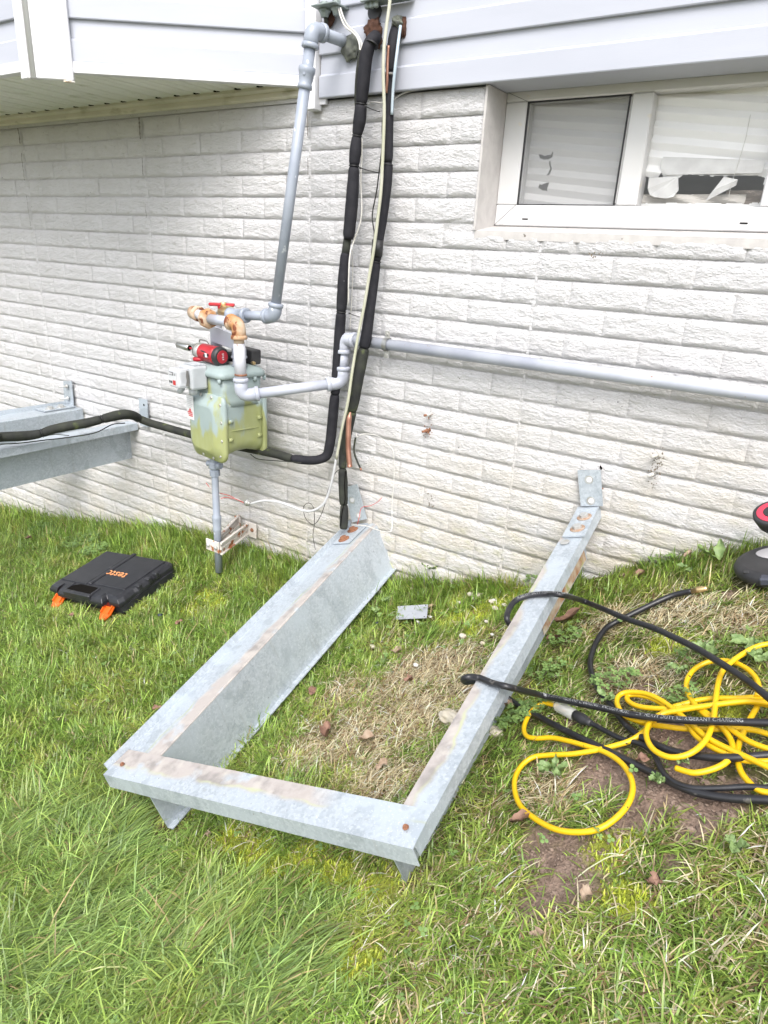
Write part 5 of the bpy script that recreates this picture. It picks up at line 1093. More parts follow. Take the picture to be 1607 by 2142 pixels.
for x0 in (.056, CW - .074):
    la_ = thing('x', (0, 0, 0), None, None) if False else None
    bm = bmesh.new(); Ml = Matrix.Translation((x0 + .009, .010, .030)) @ Matrix.Rotation(math.radians(24), 4, 'X')
    prism_bm(bm, [(-.024, .0), (.024, .0), (.027, -.032), (.014, -.058), (-.014, -.058), (-.027, -.032)], .004, Ml)
    for s in (-1, 1): box_bm(bm, (-.022 if s < 0 else .018, -.034, .0), (-.018 if s < 0 else .022, .0, .012), Ml, .0)
    lt = cl_('latch', bm, M_ORANGE)
    bm = bmesh.new(); box_bm(bm, (x0 - .006, .004, .018), (x0 + .024, .018, .040)); cl_('latch_hinge', bm, M_MAROON)
tm = text_me('testo', .056, .0006)
tm.transform(Matrix(((1, 0, 0, 0), (0, -1, 0, 0), (0, 0, 1, 0), (0, 0, 0, 1))))
o = link('lettering', tm, M_INK, lid, None, local=True); o.matrix_basis = Matrix.Translation((CW * .40, CD * .47, .0690)) @ Matrix.Rotation(math.radians(0), 4, 'Z')
# ---------------------------------------------------------------- small things on the lawn
tg = [Vector(p) for p in ((0.5423,-0.1814,-0.1188),(0.6461,-0.1632,-0.0833),(0.6853,-0.2386,-0.0846),(0.5774,-0.2465,-0.1254))]
bm = bmesh.new(); a = [bm.verts.new(p) for p in tg]; b = [bm.verts.new(p - Vector((0, 0, .002))) for p in tg]; bm.faces.new(a[::-1]); bm.faces.new(b)
for i in range(4): bm.faces.new((a[i], a[(i + 1) % 4], b[(i + 1) % 4], b[i]))
bmesh.ops.recalc_face_normals(bm, faces=bm.faces); o = link('metal_plate', bm_me(bm), M_TAG); tag(o, 'small flat grey metal plate lying on the moss inside the fallen stand', 'plate')
cen = sum(tg, Vector()) / 4
for i, p in enumerate(tg):
    q = p.lerp(cen, .16); lathe('plate_hole', q + Vector((0, 0, .0004)), (0, 0, 1), [(0, .0022), (.0003, .0022)], M_DARK, o, 8)
# tool at the right edge
LB = Vector((1.588, -.150, float(gh(1.588, -.150)) + .004))
wl = thing('work_lamp', LB, 'black tool with rounded base, grey inset plate and red lined head at the right edge', 'tool')
NB = ground_normal(1.6, -.15); xb = Vector((1, 0, 0)) - NB * NB.x; xb.normalize(); yb = NB.cross(xb); Mb_ = basis(LB + NB * .012, xb, yb, NB)
bm = bmesh.new()
def oval(a, b, z, n=28): return [(a * math.cos(2 * math.pi * k / n) * (1 if abs(math.cos(2 * math.pi * k / n)) > .3 else 1), b * math.sin(2 * math.pi * k / n), z) for k in range(n)]
loft(bm, [oval(.112, .088, .0), oval(.118, .094, .004), oval(.120, .096, .016), oval(.114, .090, .026), oval(.100, .076, .032)]); bmesh.ops.transform(bm, matrix=Mb_, verts=bm.verts); link('base', bm_me(bm), M_TOOLB, wl)
bm = bmesh.new(); loft(bm, [oval(.082, .036, .0325), oval(.080, .034, .0340)]); bmesh.ops.transform(bm, matrix=Mb_ @ Matrix.Translation((.008, .026, 0)), verts=bm.verts); link('inset_plate', bm_me(bm), mat('inset_grey', (.36, .35, .36), (.44, .43, .44), 10, .4), wl)
box('base_step', (-.05, -.094, .012), (.04, -.070, .030), mat('blue_black_plastic', (.05, .055, .075), None, 20, .4), wl, M=Mb_, bev=.003)
for x in (-.088, -.066): box('base_tab', (x, -.062, .024), (x + .014, -.052, .031), M_TOOLB, wl, M=Mb_, bev=.002)
bm = bmesh.new(); lathe_bm(bm, Mb_ @ Vector((.055, .0, .03)), (0, 0, 1), [(0, .022), (.01, .018), (.06, .016), (.07, .016)], 14); link('stem', bm_me(bm), M_TOOLB, wl)
hc = Vector((1.5176,-0.165,0.4609)); hd = Vector((-.30, -.42, .86)).normalized()
bm = bmesh.new(); lathe_bm(bm, hc, -hd, [(0, .040), (.002, .043), (.012, .043), (.035, .036), (.055, .022)], 24)
link('head', bm_me(bm), M_TOOLB, wl)
lathe('head_lining', hc + hd * .0002, hd, [(0, .035), (.001, .034)], mat('red_lining', (.62, .05, .09), None, 8, .4), wl, 24)
lathe('head_lens', hc + hd * .0014, hd, [(0, .021), (.001, .020)], M_TOOLB, wl, 20)

# hoses
def hose(name, pts, r, m, parent=None, n=8, segs=12, label=None):
    P = catmull(pts, n); o = tube(name, P, r, m, parent, segs); return P, o
def print_on(P, r, txt, size, start, parent, m, ang=None, up=Vector((0, 0, 1))):
    """wrap flat lettering round a hose so it reads along the run"""
    me = text_me(txt, size); P = [Vector(p) for p in P]; S = [0]
    for a, b in zip(P[:-1], P[1:]): S.append(S[-1] + (b - a).length)
    xs = [v.co.x for v in me.vertices]; x0 = min(xs)
    for v in me.vertices:
        s = start + v.co.x - x0; i = min(max(int(np.searchsorted(S, s)) - 1, 0), len(P) - 2); t = (s - S[i]) / max(S[i + 1] - S[i], 1e-6)
        c = P[i].lerp(P[i + 1], t); d = (P[i + 1] - P[i]).normalized()
        toc = (Vector(CAM_START) - c) if False else (up * .9 + Vector((.05, -.55, 0)))
        n = (toc - d * toc.dot(d)).normalized(); b = n.cross(d); b = b if b.dot(up) > 0 else -b
        a = v.co.y / r; v.co = c + (n * math.cos(a) + b * math.sin(a)) * (r + .0004)
    return link('lettering', me, m, parent)
HR_ = .0068
h1 = thing('black_hose', (1.5104,-0.5688,0.2267), 'black hose arching over the upper part of the fallen stand right rail', 'hose', 'black refrigerant hoses')
H1 = ((1.0605,-0.4988,0.1399),(1.0669,-0.5419,0.1728),(1.0645,-0.5569,0.1944),(1.0519,-0.5151,0.1974),(1.055,-0.4801,0.2068),(1.0795,-0.4613,0.2195),(1.1196,-0.4555,0.2343),(1.1582,-0.4609,0.2459),(1.1587,-0.2786,0.1541),(1.2347,-0.345,0.1825),(1.303,-0.4061,0.2079),(1.362,-0.4518,0.2305),(1.4179,-0.5038,0.25),(1.4649,-0.5484,0.265),(1.5166,-0.6023,0.2784),(1.5601,-0.648,0.2877),(1.5964,-0.6912,0.2938),(1.6433,-0.7458,0.2999))
H1 = [Vector(p) for p in H1]
P1, _ = hose('hose', H1, HR_, M_HOSE, h1)
print_on(P1, HR_, '1/4" HEAVY DUTY REFRIGERANT CHARGING / VACUUM HOSE', .0085, .16, h1, M_PRINT)
h2 = thing('black_hose', (1.3718,-0.6807,0.1395), 'white printed black hose looped round the middle of the fallen stand right rail', 'hose', 'black refrigerant hoses')
H2 = [Vector(p) for p in ((1.6662,-0.8543,0.2331),(1.6299,-0.8576,0.2183),(1.5785,-0.8626,0.1961),(1.5379,-0.8602,0.1808),(1.5079,-0.8497,0.17),(1.4747,-0.8312,0.1586),(1.4391,-0.8104,0.1455),(1.3815,-0.7797,0.1267),(1.3171,-0.7411,0.1001),(1.2538,-0.7003,0.0739),(1.1872,-0.6545,0.0463),(1.118,-0.6054,0.0192),(1.084,-0.6383,0.0604),(1.0619,-0.6905,0.0946),(1.0636,-0.7446,0.1234),(1.0666,-0.7668,0.1429),(1.079,-0.7744,0.1582),(1.0968,-0.7569,0.1548),(1.1336,-0.7692,0.1642),(1.1741,-0.7768,0.176),(1.1983,-0.641,0.0895),(1.2692,-0.6702,0.1224),(1.3328,-0.6942,0.1518),(1.3841,-0.715,0.1747),(1.4435,-0.7308,0.202),(1.4908,-0.7356,0.2229),(1.5491,-0.7351,0.2478),(1.6057,-0.7303,0.27),(1.6456,-0.7254,0.2844))]
H2 = H2[:12] + H2[12:]
P2h, _ = hose('hose', H2, HR_, M_HOSE, h2)
_S = [0.]
for a, b in zip(P2h[:-1], P2h[1:]): _S.append(_S[-1] + (b - a).length)
_st = _S[20 * 8]
print_on(P2h, HR_, '1/4" HEAVY DUTY REFRIGERANT CHARGING / VACUUM HOSE     1/4" HEAVY DUTY REFRIGERANT CHARGING', .0092, _st - .02, h2, M_PRINT)
h3 = thing('black_hose', (1.3515,-0.2309,0.2098), 'black hose with a brass end fitting curving through grass right of the stand', 'hose', 'black refrigerant hoses')
H3 = [Vector(p) for p in ((1.3957,-0.2182,0.2371),(1.3732,-0.2169,0.2236),(1.3497,-0.2229,0.2083),(1.3143,-0.2534,0.1844),(1.2698,-0.2987,0.1526),(1.2404,-0.3345,0.1305),(1.2364,-0.4004,0.1165),(1.2481,-0.4734,0.1097),(1.2732,-0.5359,0.1117),(1.3081,-0.5976,0.1212),(1.3395,-0.6388,0.1302),(1.3703,-0.6829,0.1383),(1.4104,-0.7294,0.1506),(1.4462,-0.756,0.1639),(1.4814,-0.774,0.1768),(1.5217,-0.7883,0.1972),(1.5637,-0.7925,0.2181),(1.6168,-0.776,0.2406),(1.6545,-0.7589,0.2563))]
P3, _ = hose('hose', H3, HR_, M_HOSE, h3)
dd = (H3[0] - H3[1]).normalized()
lathe('brass_end', H3[0] - dd * .002, dd, [(0, .0062), (.014, .0062), (.0145, .0078), (.018, .0082), (.030, .0078), (.034, .006), (.040, .0055)], M_BRASS, h3, 12)
# yellow cord in loose loops
yc = thing('yellow_cord', (1.368,-0.9285,0.0929), 'yellow cord in tangled loops on muddy grass, clear plug end joined to black lead', 'extension cord')
YR = .0051
STR = [
 ((1.2347,-0.6384,0.0767),(1.2199,-0.6317,0.0699),(1.2009,-0.6256,0.0606),(1.1861,-0.6418,0.05),(1.1839,-0.673,0.0432),(1.1909,-0.7081,0.0406),(1.207,-0.7319,0.0448),(1.2295,-0.7402,0.0556),(1.2605,-0.7398,0.0723),(1.2985,-0.7513,0.0904),(1.3358,-0.7659,0.1074),(1.3677,-0.7794,0.1215),(1.397,-0.7998,0.1331),(1.4198,-0.8238,0.1403),(1.4385,-0.8559,0.144),(1.4457,-0.8869,0.1421),(1.443,-0.9174,0.1352),(1.4308,-0.9457,0.1239),(1.4129,-0.9641,0.1116),(1.3851,-0.9713,0.0961),(1.3529,-0.9684,0.0798),(1.3133,-0.9505,0.0624),(1.2737,-0.9213,0.0466),(1.2469,-0.884,0.0391),(1.2335,-0.8485,0.0382),(1.2334,-0.8166,0.0439),(1.2475,-0.7949,0.0555),(1.2793,-0.7896,0.0733),(1.3147,-0.7873,0.0925),(1.3535,-0.7777,0.1145),(1.3865,-0.7637,0.1341),(1.4076,-0.7506,0.1473),(1.4234,-0.7294,0.1612),(1.4295,-0.7092,0.1679),(1.4383,-0.6839,0.1769),(1.4537,-0.6615,0.1885),(1.4734,-0.6499,0.1997),(1.495,-0.6386,0.2113),(1.521,-0.6333,0.2237),(1.5557,-0.6303,0.2382),(1.5857,-0.6252,0.2506),(1.6141,-0.6256,0.2607)),
 ((1.6038,-0.4771,0.3),(1.577,-0.4822,0.289),(1.5588,-0.4924,0.2802),(1.5432,-0.5121,0.2706),(1.5273,-0.5401,0.2592),(1.5162,-0.5722,0.2486),(1.5159,-0.6122,0.2413),(1.5201,-0.6552,0.2354),(1.5254,-0.699,0.2299),(1.5277,-0.7346,0.2244),(1.5253,-0.7664,0.2177),(1.5156,-0.7921,0.2088),(1.5007,-0.8076,0.1994),(1.4816,-0.8121,0.1901),(1.4605,-0.8022,0.1823),(1.4435,-0.7831,0.1776),(1.4314,-0.7565,0.1763),(1.428,-0.7289,0.1796),(1.433,-0.7117,0.1852),(1.4463,-0.6979,0.1944),(1.4666,-0.6908,0.2051),(1.4833,-0.6848,0.2138),(1.5247,-0.6717,0.2345),(1.5654,-0.6591,0.2527),(1.592,-0.6593,0.2629),(1.6153,-0.6646,0.2701)),
 ((1.5821,-0.6299,0.2524),(1.5779,-0.5893,0.2581),(1.5612,-0.5561,0.2577),(1.5376,-0.5319,0.2528),(1.5135,-0.5213,0.2446),(1.4873,-0.5238,0.2325),(1.4681,-0.5446,0.2201),(1.4612,-0.5773,0.2111),(1.4671,-0.6128,0.2074),(1.4815,-0.6434,0.2084),(1.5012,-0.6737,0.2117),(1.5212,-0.6963,0.2165),(1.5419,-0.7168,0.2212),(1.5579,-0.7408,0.2232),(1.5669,-0.7658,0.2221),(1.5677,-0.7872,0.2186),(1.5593,-0.807,0.2118),(1.5432,-0.8226,0.2027),(1.5241,-0.8314,0.1935),(1.509,-0.8286,0.1873),(1.4956,-0.8235,0.1822)),
 ((1.5827,-0.6167,0.245),(1.586,-0.6402,0.242),(1.5829,-0.6621,0.2369),(1.5782,-0.6927,0.2296),(1.575,-0.725,0.2225),(1.5742,-0.753,0.2172),(1.5792,-0.7844,0.2134),(1.5879,-0.8087,0.2124),(1.6014,-0.8284,0.214),(1.6151,-0.8407,0.2163),(1.6299,-0.8429,0.2209),(1.6481,-0.8407,0.2274)),
 ((1.4297,-0.7168,0.1766),(1.4031,-0.7087,0.1646),(1.3771,-0.692,0.1542),(1.3615,-0.669,0.1502),(1.3529,-0.651,0.1489),(1.3506,-0.633,0.151),(1.3585,-0.6223,0.157),(1.378,-0.622,0.1672),(1.4045,-0.6315,0.1792),(1.4331,-0.6534,0.1897),(1.4575,-0.6782,0.1973),(1.4811,-0.7031,0.2035),(1.5018,-0.7264,0.2085),(1.5214,-0.7487,0.2132),(1.5427,-0.7649,0.2189),(1.5694,-0.7805,0.2264),(1.5947,-0.7943,0.2336),(1.62,-0.8072,0.24),(1.6419,-0.8169,0.2457)),
 ((1.6248,-0.6511,0.2617),(1.6011,-0.6482,0.2543),(1.5742,-0.6423,0.2451),(1.5493,-0.6472,0.2347),(1.5158,-0.6558,0.2194),(1.4815,-0.6637,0.2028),(1.4489,-0.6667,0.1873),(1.4179,-0.6641,0.1721),(1.3923,-0.6559,0.1606),(1.3746,-0.6424,0.1538),(1.3665,-0.6293,0.1519),(1.3687,-0.6206,0.1546),(1.3831,-0.6212,0.162),(1.4101,-0.6329,0.1738),(1.4365,-0.6541,0.1833),(1.4653,-0.6818,0.1922),(1.4883,-0.7092,0.1976),(1.5065,-0.738,0.2005),(1.5264,-0.7581,0.2056),(1.5471,-0.772,0.2114),(1.5654,-0.7799,0.217),(1.5879,-0.7894,0.2239),(1.612,-0.7873,0.2329),(1.6321,-0.7803,0.2409)),
 ((1.3821,-0.6804,0.1448),(1.4034,-0.6939,0.1534),(1.4252,-0.7042,0.1626),(1.4527,-0.7103,0.1752),(1.4845,-0.7151,0.1888),(1.5278,-0.7146,0.208),(1.5687,-0.7081,0.2251),(1.5932,-0.7092,0.2343),(1.6132,-0.7157,0.2402),(1.6342,-0.7226,0.246)),
 ((1.5003,-0.6715,0.2137),(1.5236,-0.6926,0.2202),(1.5478,-0.7142,0.226),(1.5673,-0.7325,0.2302),(1.5891,-0.7506,0.2353),(1.615,-0.7621,0.2425),(1.637,-0.7658,0.2492))]
for s in STR: hose('cord_run', [Vector(p) for p in s], YR, M_YELLOW, yc, 6, 10)
cA = Vector((1.2328,-0.6395,0.0775)); cB = Vector((1.3218,-0.7019,0.1137)); cd = (cB - cA).normalized(); CL_ = (cB - cA).length
lathe('plug_end', cA - cd * .002, cd, [(0, .006), (.004, .011), (.012, .0125), (CL_ * .55, .0125), (CL_ * .62, .0105), (CL_ * .64, .0105)], M_CLEAR, yc, 14)
for s in (-1, 1):
    side = cd.cross(Vector((0, 0, 1))).normalized(); tube('inner_lead', [cA + cd * .004 + side * s * .003, cA + cd * .036 + side * s * .004], .0025, M_BRASS if s > 0 else M_WIREW, yc, 6)
bl = thing('black_lead', cB, 'thin black power lead plugged into the clear end of the yellow cord', 'power cord')
lathe('plug', cA + cd * CL_ * .56, cd, [(0, .0085), (.002, .0115), (CL_ * .25, .0115), (CL_ * .30, .009), (CL_ * .38, .0075), (CL_ * .46, .006)], M_TOOLB, bl, 12)
HB = [cB] + [Vector(p) for p in ((1.3374,-0.71,0.1183),(1.3575,-0.7225,0.1245),(1.3874,-0.7426,0.1364),(1.4243,-0.7571,0.1526),(1.4481,-0.7763,0.1612),(1.4632,-0.8,0.1639),(1.4807,-0.8291,0.1666),(1.5008,-0.8471,0.1723),(1.5278,-0.8558,0.1826),(1.5622,-0.8502,0.1971),(1.5998,-0.8399,0.2134),(1.6266,-0.8354,0.2232),(1.6636,-0.8279,0.237))]
hose('lead', HB, .0052, M_HOSE, bl, 8, 10)
HOSE_XY = np.array([(p.x, p.y) for p in list(P1[60:]) + list(P2h[:85]) + list(P2h[160:]) + list(P3)] + [(q[0], q[1]) for s in STR for q in catmull(s, 5)] + [(p.x, p.y) for p in catmull(HB, 5)])

# leaves, pebbles, weeds
def leaf(name, p, ln, wd, rot, m, label, curl=.3, cat='leaf', tilt=None, seed=0):
    n = 8; V = []; F = []
    for i in range(n + 1):
        t = i / n; w = wd * (math.sin(math.pi * min(1, t * .96 + .02)) ** .75) * (1 + .22 * noise.noise(Vector((t * 7, seed, 0)))); x = (t - .5) * ln
        for j, s in enumerate((-1, -.5, 0, .5, 1)):
            V.append((x + .006 * noise.noise(Vector((t * 5, s * 3, seed))), s * w, curl * 1.5 * (abs(s) ** 2 * w) + .012 * noise.noise(Vector((t * 3, s * 2, seed + 5))) + curl * .25 * ln * (t - .5) ** 2 * 4))
    for i in range(n):
        for j in range(4): a = i * 5 + j; F.append((a, a + 1, a + 6, a + 5))
    me = me_from(V, F, name); me.polygons.foreach_set('use_smooth', [True] * len(F)); o = link(name, me, m)
    N_ = ground_normal(p[0], p[1]); N_ = (N_ + Vector(tilt or (0, 0, 0))).normalized(); X_ = Vector((math.cos(rot), math.sin(rot), 0)); X_ = (X_ - N_ * X_.dot(N_)).normalized()
    o.matrix_world = basis(p, X_, N_.cross(X_), N_)
    if label: tag(o, label, cat)
    return o
LV = [
 ((0.7027,-0.755,-0.1821), .060, .014, -1.0, 'D', 'curled reddish brown dry leaf in the straw near the front of the fallen stand', .9),
 ((0.6817,-0.402,-0.1252), .035, .012, .3, 'P', 'pale tan leaf on bare soil in the middle of the stand'), ((0.5456,-0.6216,-0.2031), .045, .012, -.8, 'D', 'curled brown leaf close to the left rail web'),
 ((0.8242,-0.7541,-0.1397), .040, .016, .4, 'P', 'bleached papery leaf lying in the dry straw'), ((0.9158,-0.8245,-0.1211), .03, .01, 1.2, 'P', 'small beige leaf near the front crossbar') ,
 ((1.1249,-0.2609,0.0846), .075, .018, .7, 'D', 'large brown leaf under the upper hose right of the rail'), ((1.1209,-0.3484,0.0619), .04, .010, .2, 'D', 'flat dark brown leaf beside the right rail'),
 ((1.2878,-0.9481,0.0473), .040, .012, .5, 'D', 'brown curled leaf touching the lowest yellow loop'), ((1.2497,-0.0834,0.1827), .035, .014, .9, 'D', 'brown leaf in grass below the brick wall at right'),
 ((1.202,-0.0696,0.1593), .018, .008, .2, 'P', 'small tan leaf left of the brown leaf below the wall'), ((-0.1474,-0.5174,-0.2821), .030, .010, 1.2, 'D', 'reddish leaf in the green grass right of the tool case'),
 ((-0.5725,-0.662,-0.3398), .022, .009, .2, 'D', 'small dull leaf in front of the tool case latches'), ((-1.5978,-0.2494,-0.4526), .035, .014, .6, 'D', 'brown leaf in the grass near the left edge'), ((-0.1459,-0.0511,-0.198), .040, .011, -.9, 'P', 'pale orange leaf on the grass right of the pipe bracket'),
 ((1.4397,-1.0811,0.1021), .024, .009, 1.3, 'P', 'pale curled leaf beside the lower mud patch'), ((1.519,-1.0413,0.1454), .024, .008, .2, 'D', 'small pinkish brown leaf right of the lower mud patch'), ((1.4404,-0.7995,0.1531), .022, .010, .3, 'D', 'reddish leaf on the mud between the hoses'),
 ((0.798,-0.5238,-0.108), .025, .011, .5, 'D', 'small pink brown leaf on bare ground inside the stand'), ((0.1483,-0.8494,-0.3098), .035, .010, .2, 'D', 'dull leaf half hidden in grass left of the stand'), ((0.6624,-0.1629,-0.0882), .030, .010, .9, 'P', 'tan leaf just right of the grey metal plate'),
 ((1.353,-0.0685,0.2699), .030, .008, 1.1, 'P', 'greyish dead leaf leaning at the wall foot'), ((0.146,-0.5604,-0.2681), .02, .008, 1., 'D', 'tiny dark leaf outside the left rail'), ((1.3978,-1.156,0.0674), .022, .006, .3, 'P', 'tan leaf scrap in grass below the mud patches'),
 ((0.6416,-1.1045,-0.2641), .014, .005, .3, 'P', 'tiny orange brown leaf scrap near the left foot of the stand'), ((1.116,-0.6227,0.0151), .03, .012, .3, 'P', 'curled pale leaf at the inner side of the right rail')]
for i, a in enumerate(LV): leaf('dry_leaf', a[0], a[1], a[2], a[3], M_LEAFD if a[4] == 'D' else M_LEAFP, a[5], a[6] if len(a) > 6 else .5, seed=i * 3.1)
PB_ = ((0.7829,-0.0783,-0.0391),(0.8422,-0.118,-0.0243),(0.7749,-0.0985,-0.0455),(0.8733,-0.1578,-0.0197),(0.8461,-0.1099,-0.0214),(0.7499,-0.0719,-0.0494),(0.7762,-0.4506,-0.1084),(0.5805,-0.1679,-0.1184),(0.5845,-0.3836,-0.1562),(0.4694,-0.0886,-0.1316),(0.9319,-0.3013,-0.0211),(0.8812,-0.2314,-0.0298),(0.6806,-0.208,-0.0966),(0.9907,-0.6549,-0.058),(1.1265,-0.7052,-0.0005),(0.8434,-0.3054,-0.0576),(0.4131,-0.0936,-0.1447),(0.8942,-0.1409,-0.0082),(0.5195,-0.0546,-0.1137),(0.996,-0.6462,-0.0539),(0.7336,-0.1212,-0.0639),(0.655,-0.2372,-0.11),(0.9235,-0.3429,-0.0321))
PL = ['white pebble right of the moss near the wall', 'cream pebble on the moss beside the right rail', 'small pale pebble at the top of the moss', 'tan pebble below the two cream ones', 'tiny white pebble between the cream ones', 'larger cream pebble at the wall side of the moss',
 'bright white pebble in the middle of the bare ground', 'yellowish pebble above the metal plate', 'flat pale pebble left in the thin grass', 'cream pebble near the wall foot', 'white chip beside the rail under the hose', 'pale chip below the moss', 'small white chip right of the metal plate', 'large tan stone against the inner side of the right rail', 'brown stone just outside the right rail', 'yellow brown stone below the moss', 'orange tan pebble left of the plate', 'cream pebble touching the rail', 'grey pebble under the wall', 'second tan stone touching the large one by the rail', 'buff pebble above the moss centre', 'white chip at the lower right corner of the plate', 'small ochre pebble at the edge of the bare ground']
PS = [.013, .009, .007, .010, .006, .012, .008, .010, .009, .009, .006, .007, .006, .026, .018, .011, .010, .008, .007, .016, .007, .006, .008]
for i, p in enumerate(PB_):
    s = PS[i]; lump('pebble', p, s, s * .75, s * .6, M_STONE if i not in (6, 4, 10, 12, 21) else M_WIREW, PL[i], 'pebble', i * 2.3, .25)
for i, (p, r) in enumerate((((-0.2534,-0.5148,-0.2887), .008), ((0.5205,-0.2675,-0.1508), .005))):
    lump('blue_cap', p, r, r, r * .6, mat('blue_black_cap', (.03, .035, .08), None, 10, .4), ('dark blue plastic cap in the grass left of the stand', 'tiny blue cap below the left corner of the metal plate')[i], 'cap', i, .1)
def rosette(p, n, ln, wd, label, m, up=.35, rot0=0., seed=0):
    t = thing('weed', p, label, 'weed')
    for k in range(n):
        a = rot0 + 2.4 * k + .3 * random.random(); d = Vector((math.cos(a), math.sin(a), 0)); l = ln * .72 * random.uniform(.7, 1.1)
        o = leaf('leaf', Vector(p) + d * l * .5 + Vector((0, 0, .010 + up * l * .5)), l, wd * .8 * random.uniform(.8, 1.1), a, m, None, .35, tilt=(-d.x * up, -d.y * up, 0), seed=seed + k)
        mw = o.matrix_world.copy(); o.parent = t; o.matrix_parent_inverse = Matrix(); o.matrix_basis = world_of(t).inverted() @ mw
for a in (((1.422,-0.1212,0.2759), 2, .075, .016, 'single large upright light green dock leaf below the wall at right', .9, 1.2), ((1.3644,-0.1316,0.2444), 2, .05, .013, 'low pale dock leaves left of the upright leaf', .2, 2.6),
          ((1.5434,-0.4778,0.2568), 5, .055, .015, 'broad leaved weed under the top yellow loop', .3, .2), ((1.4708,-0.4877,0.2236), 4, .055, .014, 'broad leaved weed beside the upper black hose', .25, 1.0), ((1.5722,-0.5137,0.2615), 4, .05, .013, 'broad leaved weed at the right edge beside the yellow cord', .2, 2.0),
          ((1.2989,-0.8397,0.0727), 5, .045, .010, 'fine leaved green weed inside the lowest yellow loop', .25, .6), ((1.3269,-0.6333,0.1247), 4, .04, .010, 'small weed by the printed hose', .25, 0.), ((1.4763,-0.854,0.1602), 5, .022, .007, 'tiny pale weed on the mud near the black hose', .1, 1.4),
          ((1.5009,-0.8062,0.1797), 5, .022, .006, 'tiny weed beside the black lead on the mud', .15, .9), ((0.4877,-0.2311,-0.1469), 4, .035, .009, 'small bright weed left of the metal plate', .4, .5), ((0.4891,-0.163,-0.1343), 4, .03, .009, 'low weed touching the left rail flange above the plate', .3, 1.7), ((1.6022,-0.965,0.1917), 3, .03, .010, 'small light green weed in the lower right lawn', .3, 0.), ((0.5549,0.0015,-0.0557), 6, .05, .010, 'dark leafy weed at the foot of the wall between the rails', .5, 0.),
          ((1.437,-0.5501,0.1963), 3, .03, .010, 'small heart leaved weed left of the yellow loops', .2, .4)):
    rosette(a[0], a[1], a[2], a[3], a[4], M_WEED, a[5], a[6], seed=len(a[4]))
def crumbs():
    V, F = [], []
    src = [(x, y, r, int(r * r * 26000)) for x, y, r in SOIL] + [(x, y, r, int(r * r * 12000)) for x, y, r in BARE]
    for x, y, r, n in src:
        a = rng.random(n) * 6.283; q = r * 1.1 * np.sqrt(rng.random(n)); X = x + q * np.cos(a); Y = np.minimum(y + q * np.sin(a), -.01); Z = gh(X, Y) + relief(X, Y) - .003
        for k in range(n):
            s = random.uniform(.0012, .0042) * (2.2 if random.random() < .06 else 1); i0 = len(V)
            for d in ((1, 0, 0), (0, 1, 0), (-1, 0, 0), (0, -1, 0), (0, 0, 1), (0, 0, -1)):
                j = random.uniform(.6, 1.3) * s; V.append((X[k] + d[0] * j + random.uniform(-.3, .3) * s, Y[k] + d[1] * j + random.uniform(-.3, .3) * s, Z[k] + d[2] * j * .7))
            for t in ((0, 1, 4), (1, 2, 4), (2, 3, 4), (3, 0, 4), (1, 0, 5), (2, 1, 5), (3, 2, 5), (0, 3, 5)): F.append(tuple(i0 + u for u in t))
    o = link('soil_crumbs', me_from(V, F), mat('soil_crumb', (.13, .09, .068), (.25, .185, .145), 90, .9, coord='World')); tag(o, 'loose crumbs of brown soil on the bare muddy spots', 'soil', None, 'stuff')
crumbs()
# clover patches: many tiny leaflets, one mass
def clover(cs):
    V, F = [], []
    for (x, y, r, n) in cs:
        for _ in range(n):
            a = random.random() * 6.28; q = r * math.sqrt(random.random()); cx, cy = x + q * math.cos(a), y + q * math.sin(a) * .8; z = float(gh(cx, cy)) + .022 + random.random() * .018
            if cy > -.01: continue
            rt = random.random() * 6.28; s = random.uniform(.0028, .0052); tx, ty = random.uniform(-.4, .4), random.uniform(-.4, .4)
            for k in range(3):
                b = rt + k * 2.094; mx, my = cx + math.cos(b) * s, cy + math.sin(b) * s; i0 = len(V)
                for g in range(6):
                    c = 6.283 * g / 6; px, py = mx + math.cos(c) * s * .85, my + math.sin(c) * s * .85; V.append((px, py, z + (px - cx) * tx + (py - cy) * ty))
                F.append(tuple(range(i0, i0 + 6)))
    o = link('clover', me_from(V, F), M_CLOVER); tag(o, 'small round clover leaves scattered in patches through the lawn', 'clover', None, 'stuff')
CL = ((-1.2429,-0.1885,0.1,260),(-1.036,-0.2495,0.07,180),(-1.0904,0.0003,0.08,240),(-1.7164,-0.1078,0.07,120),(-0.2931,-0.0263,0.06,90),(0.948,0.0013,0.05,60),(1.3003,0.0016,0.08,90),(1.1524,-0.3639,0.04,40),(1.17,-0.5041,0.05,50),(1.1705,-0.6422,0.04,50),(1.1477,-0.6889,0.03,30),(1.4493,-0.491,0.03,25),(0.6479,0.0001,0.08,110),(0.8156,-0.9737,0.04,20),(1.4624,-0.6306,0.03,30),(1.3216,-0.5588,0.05,60),(1.0406,-1.1619,0.5,30),(-0.0907,-0.7178,0.3,60),(1.4983,-1.112,0.35,30),(1.3732,-0.311,0.3,30),(0.6791,-0.3435,0.2,50))
clover(CL)

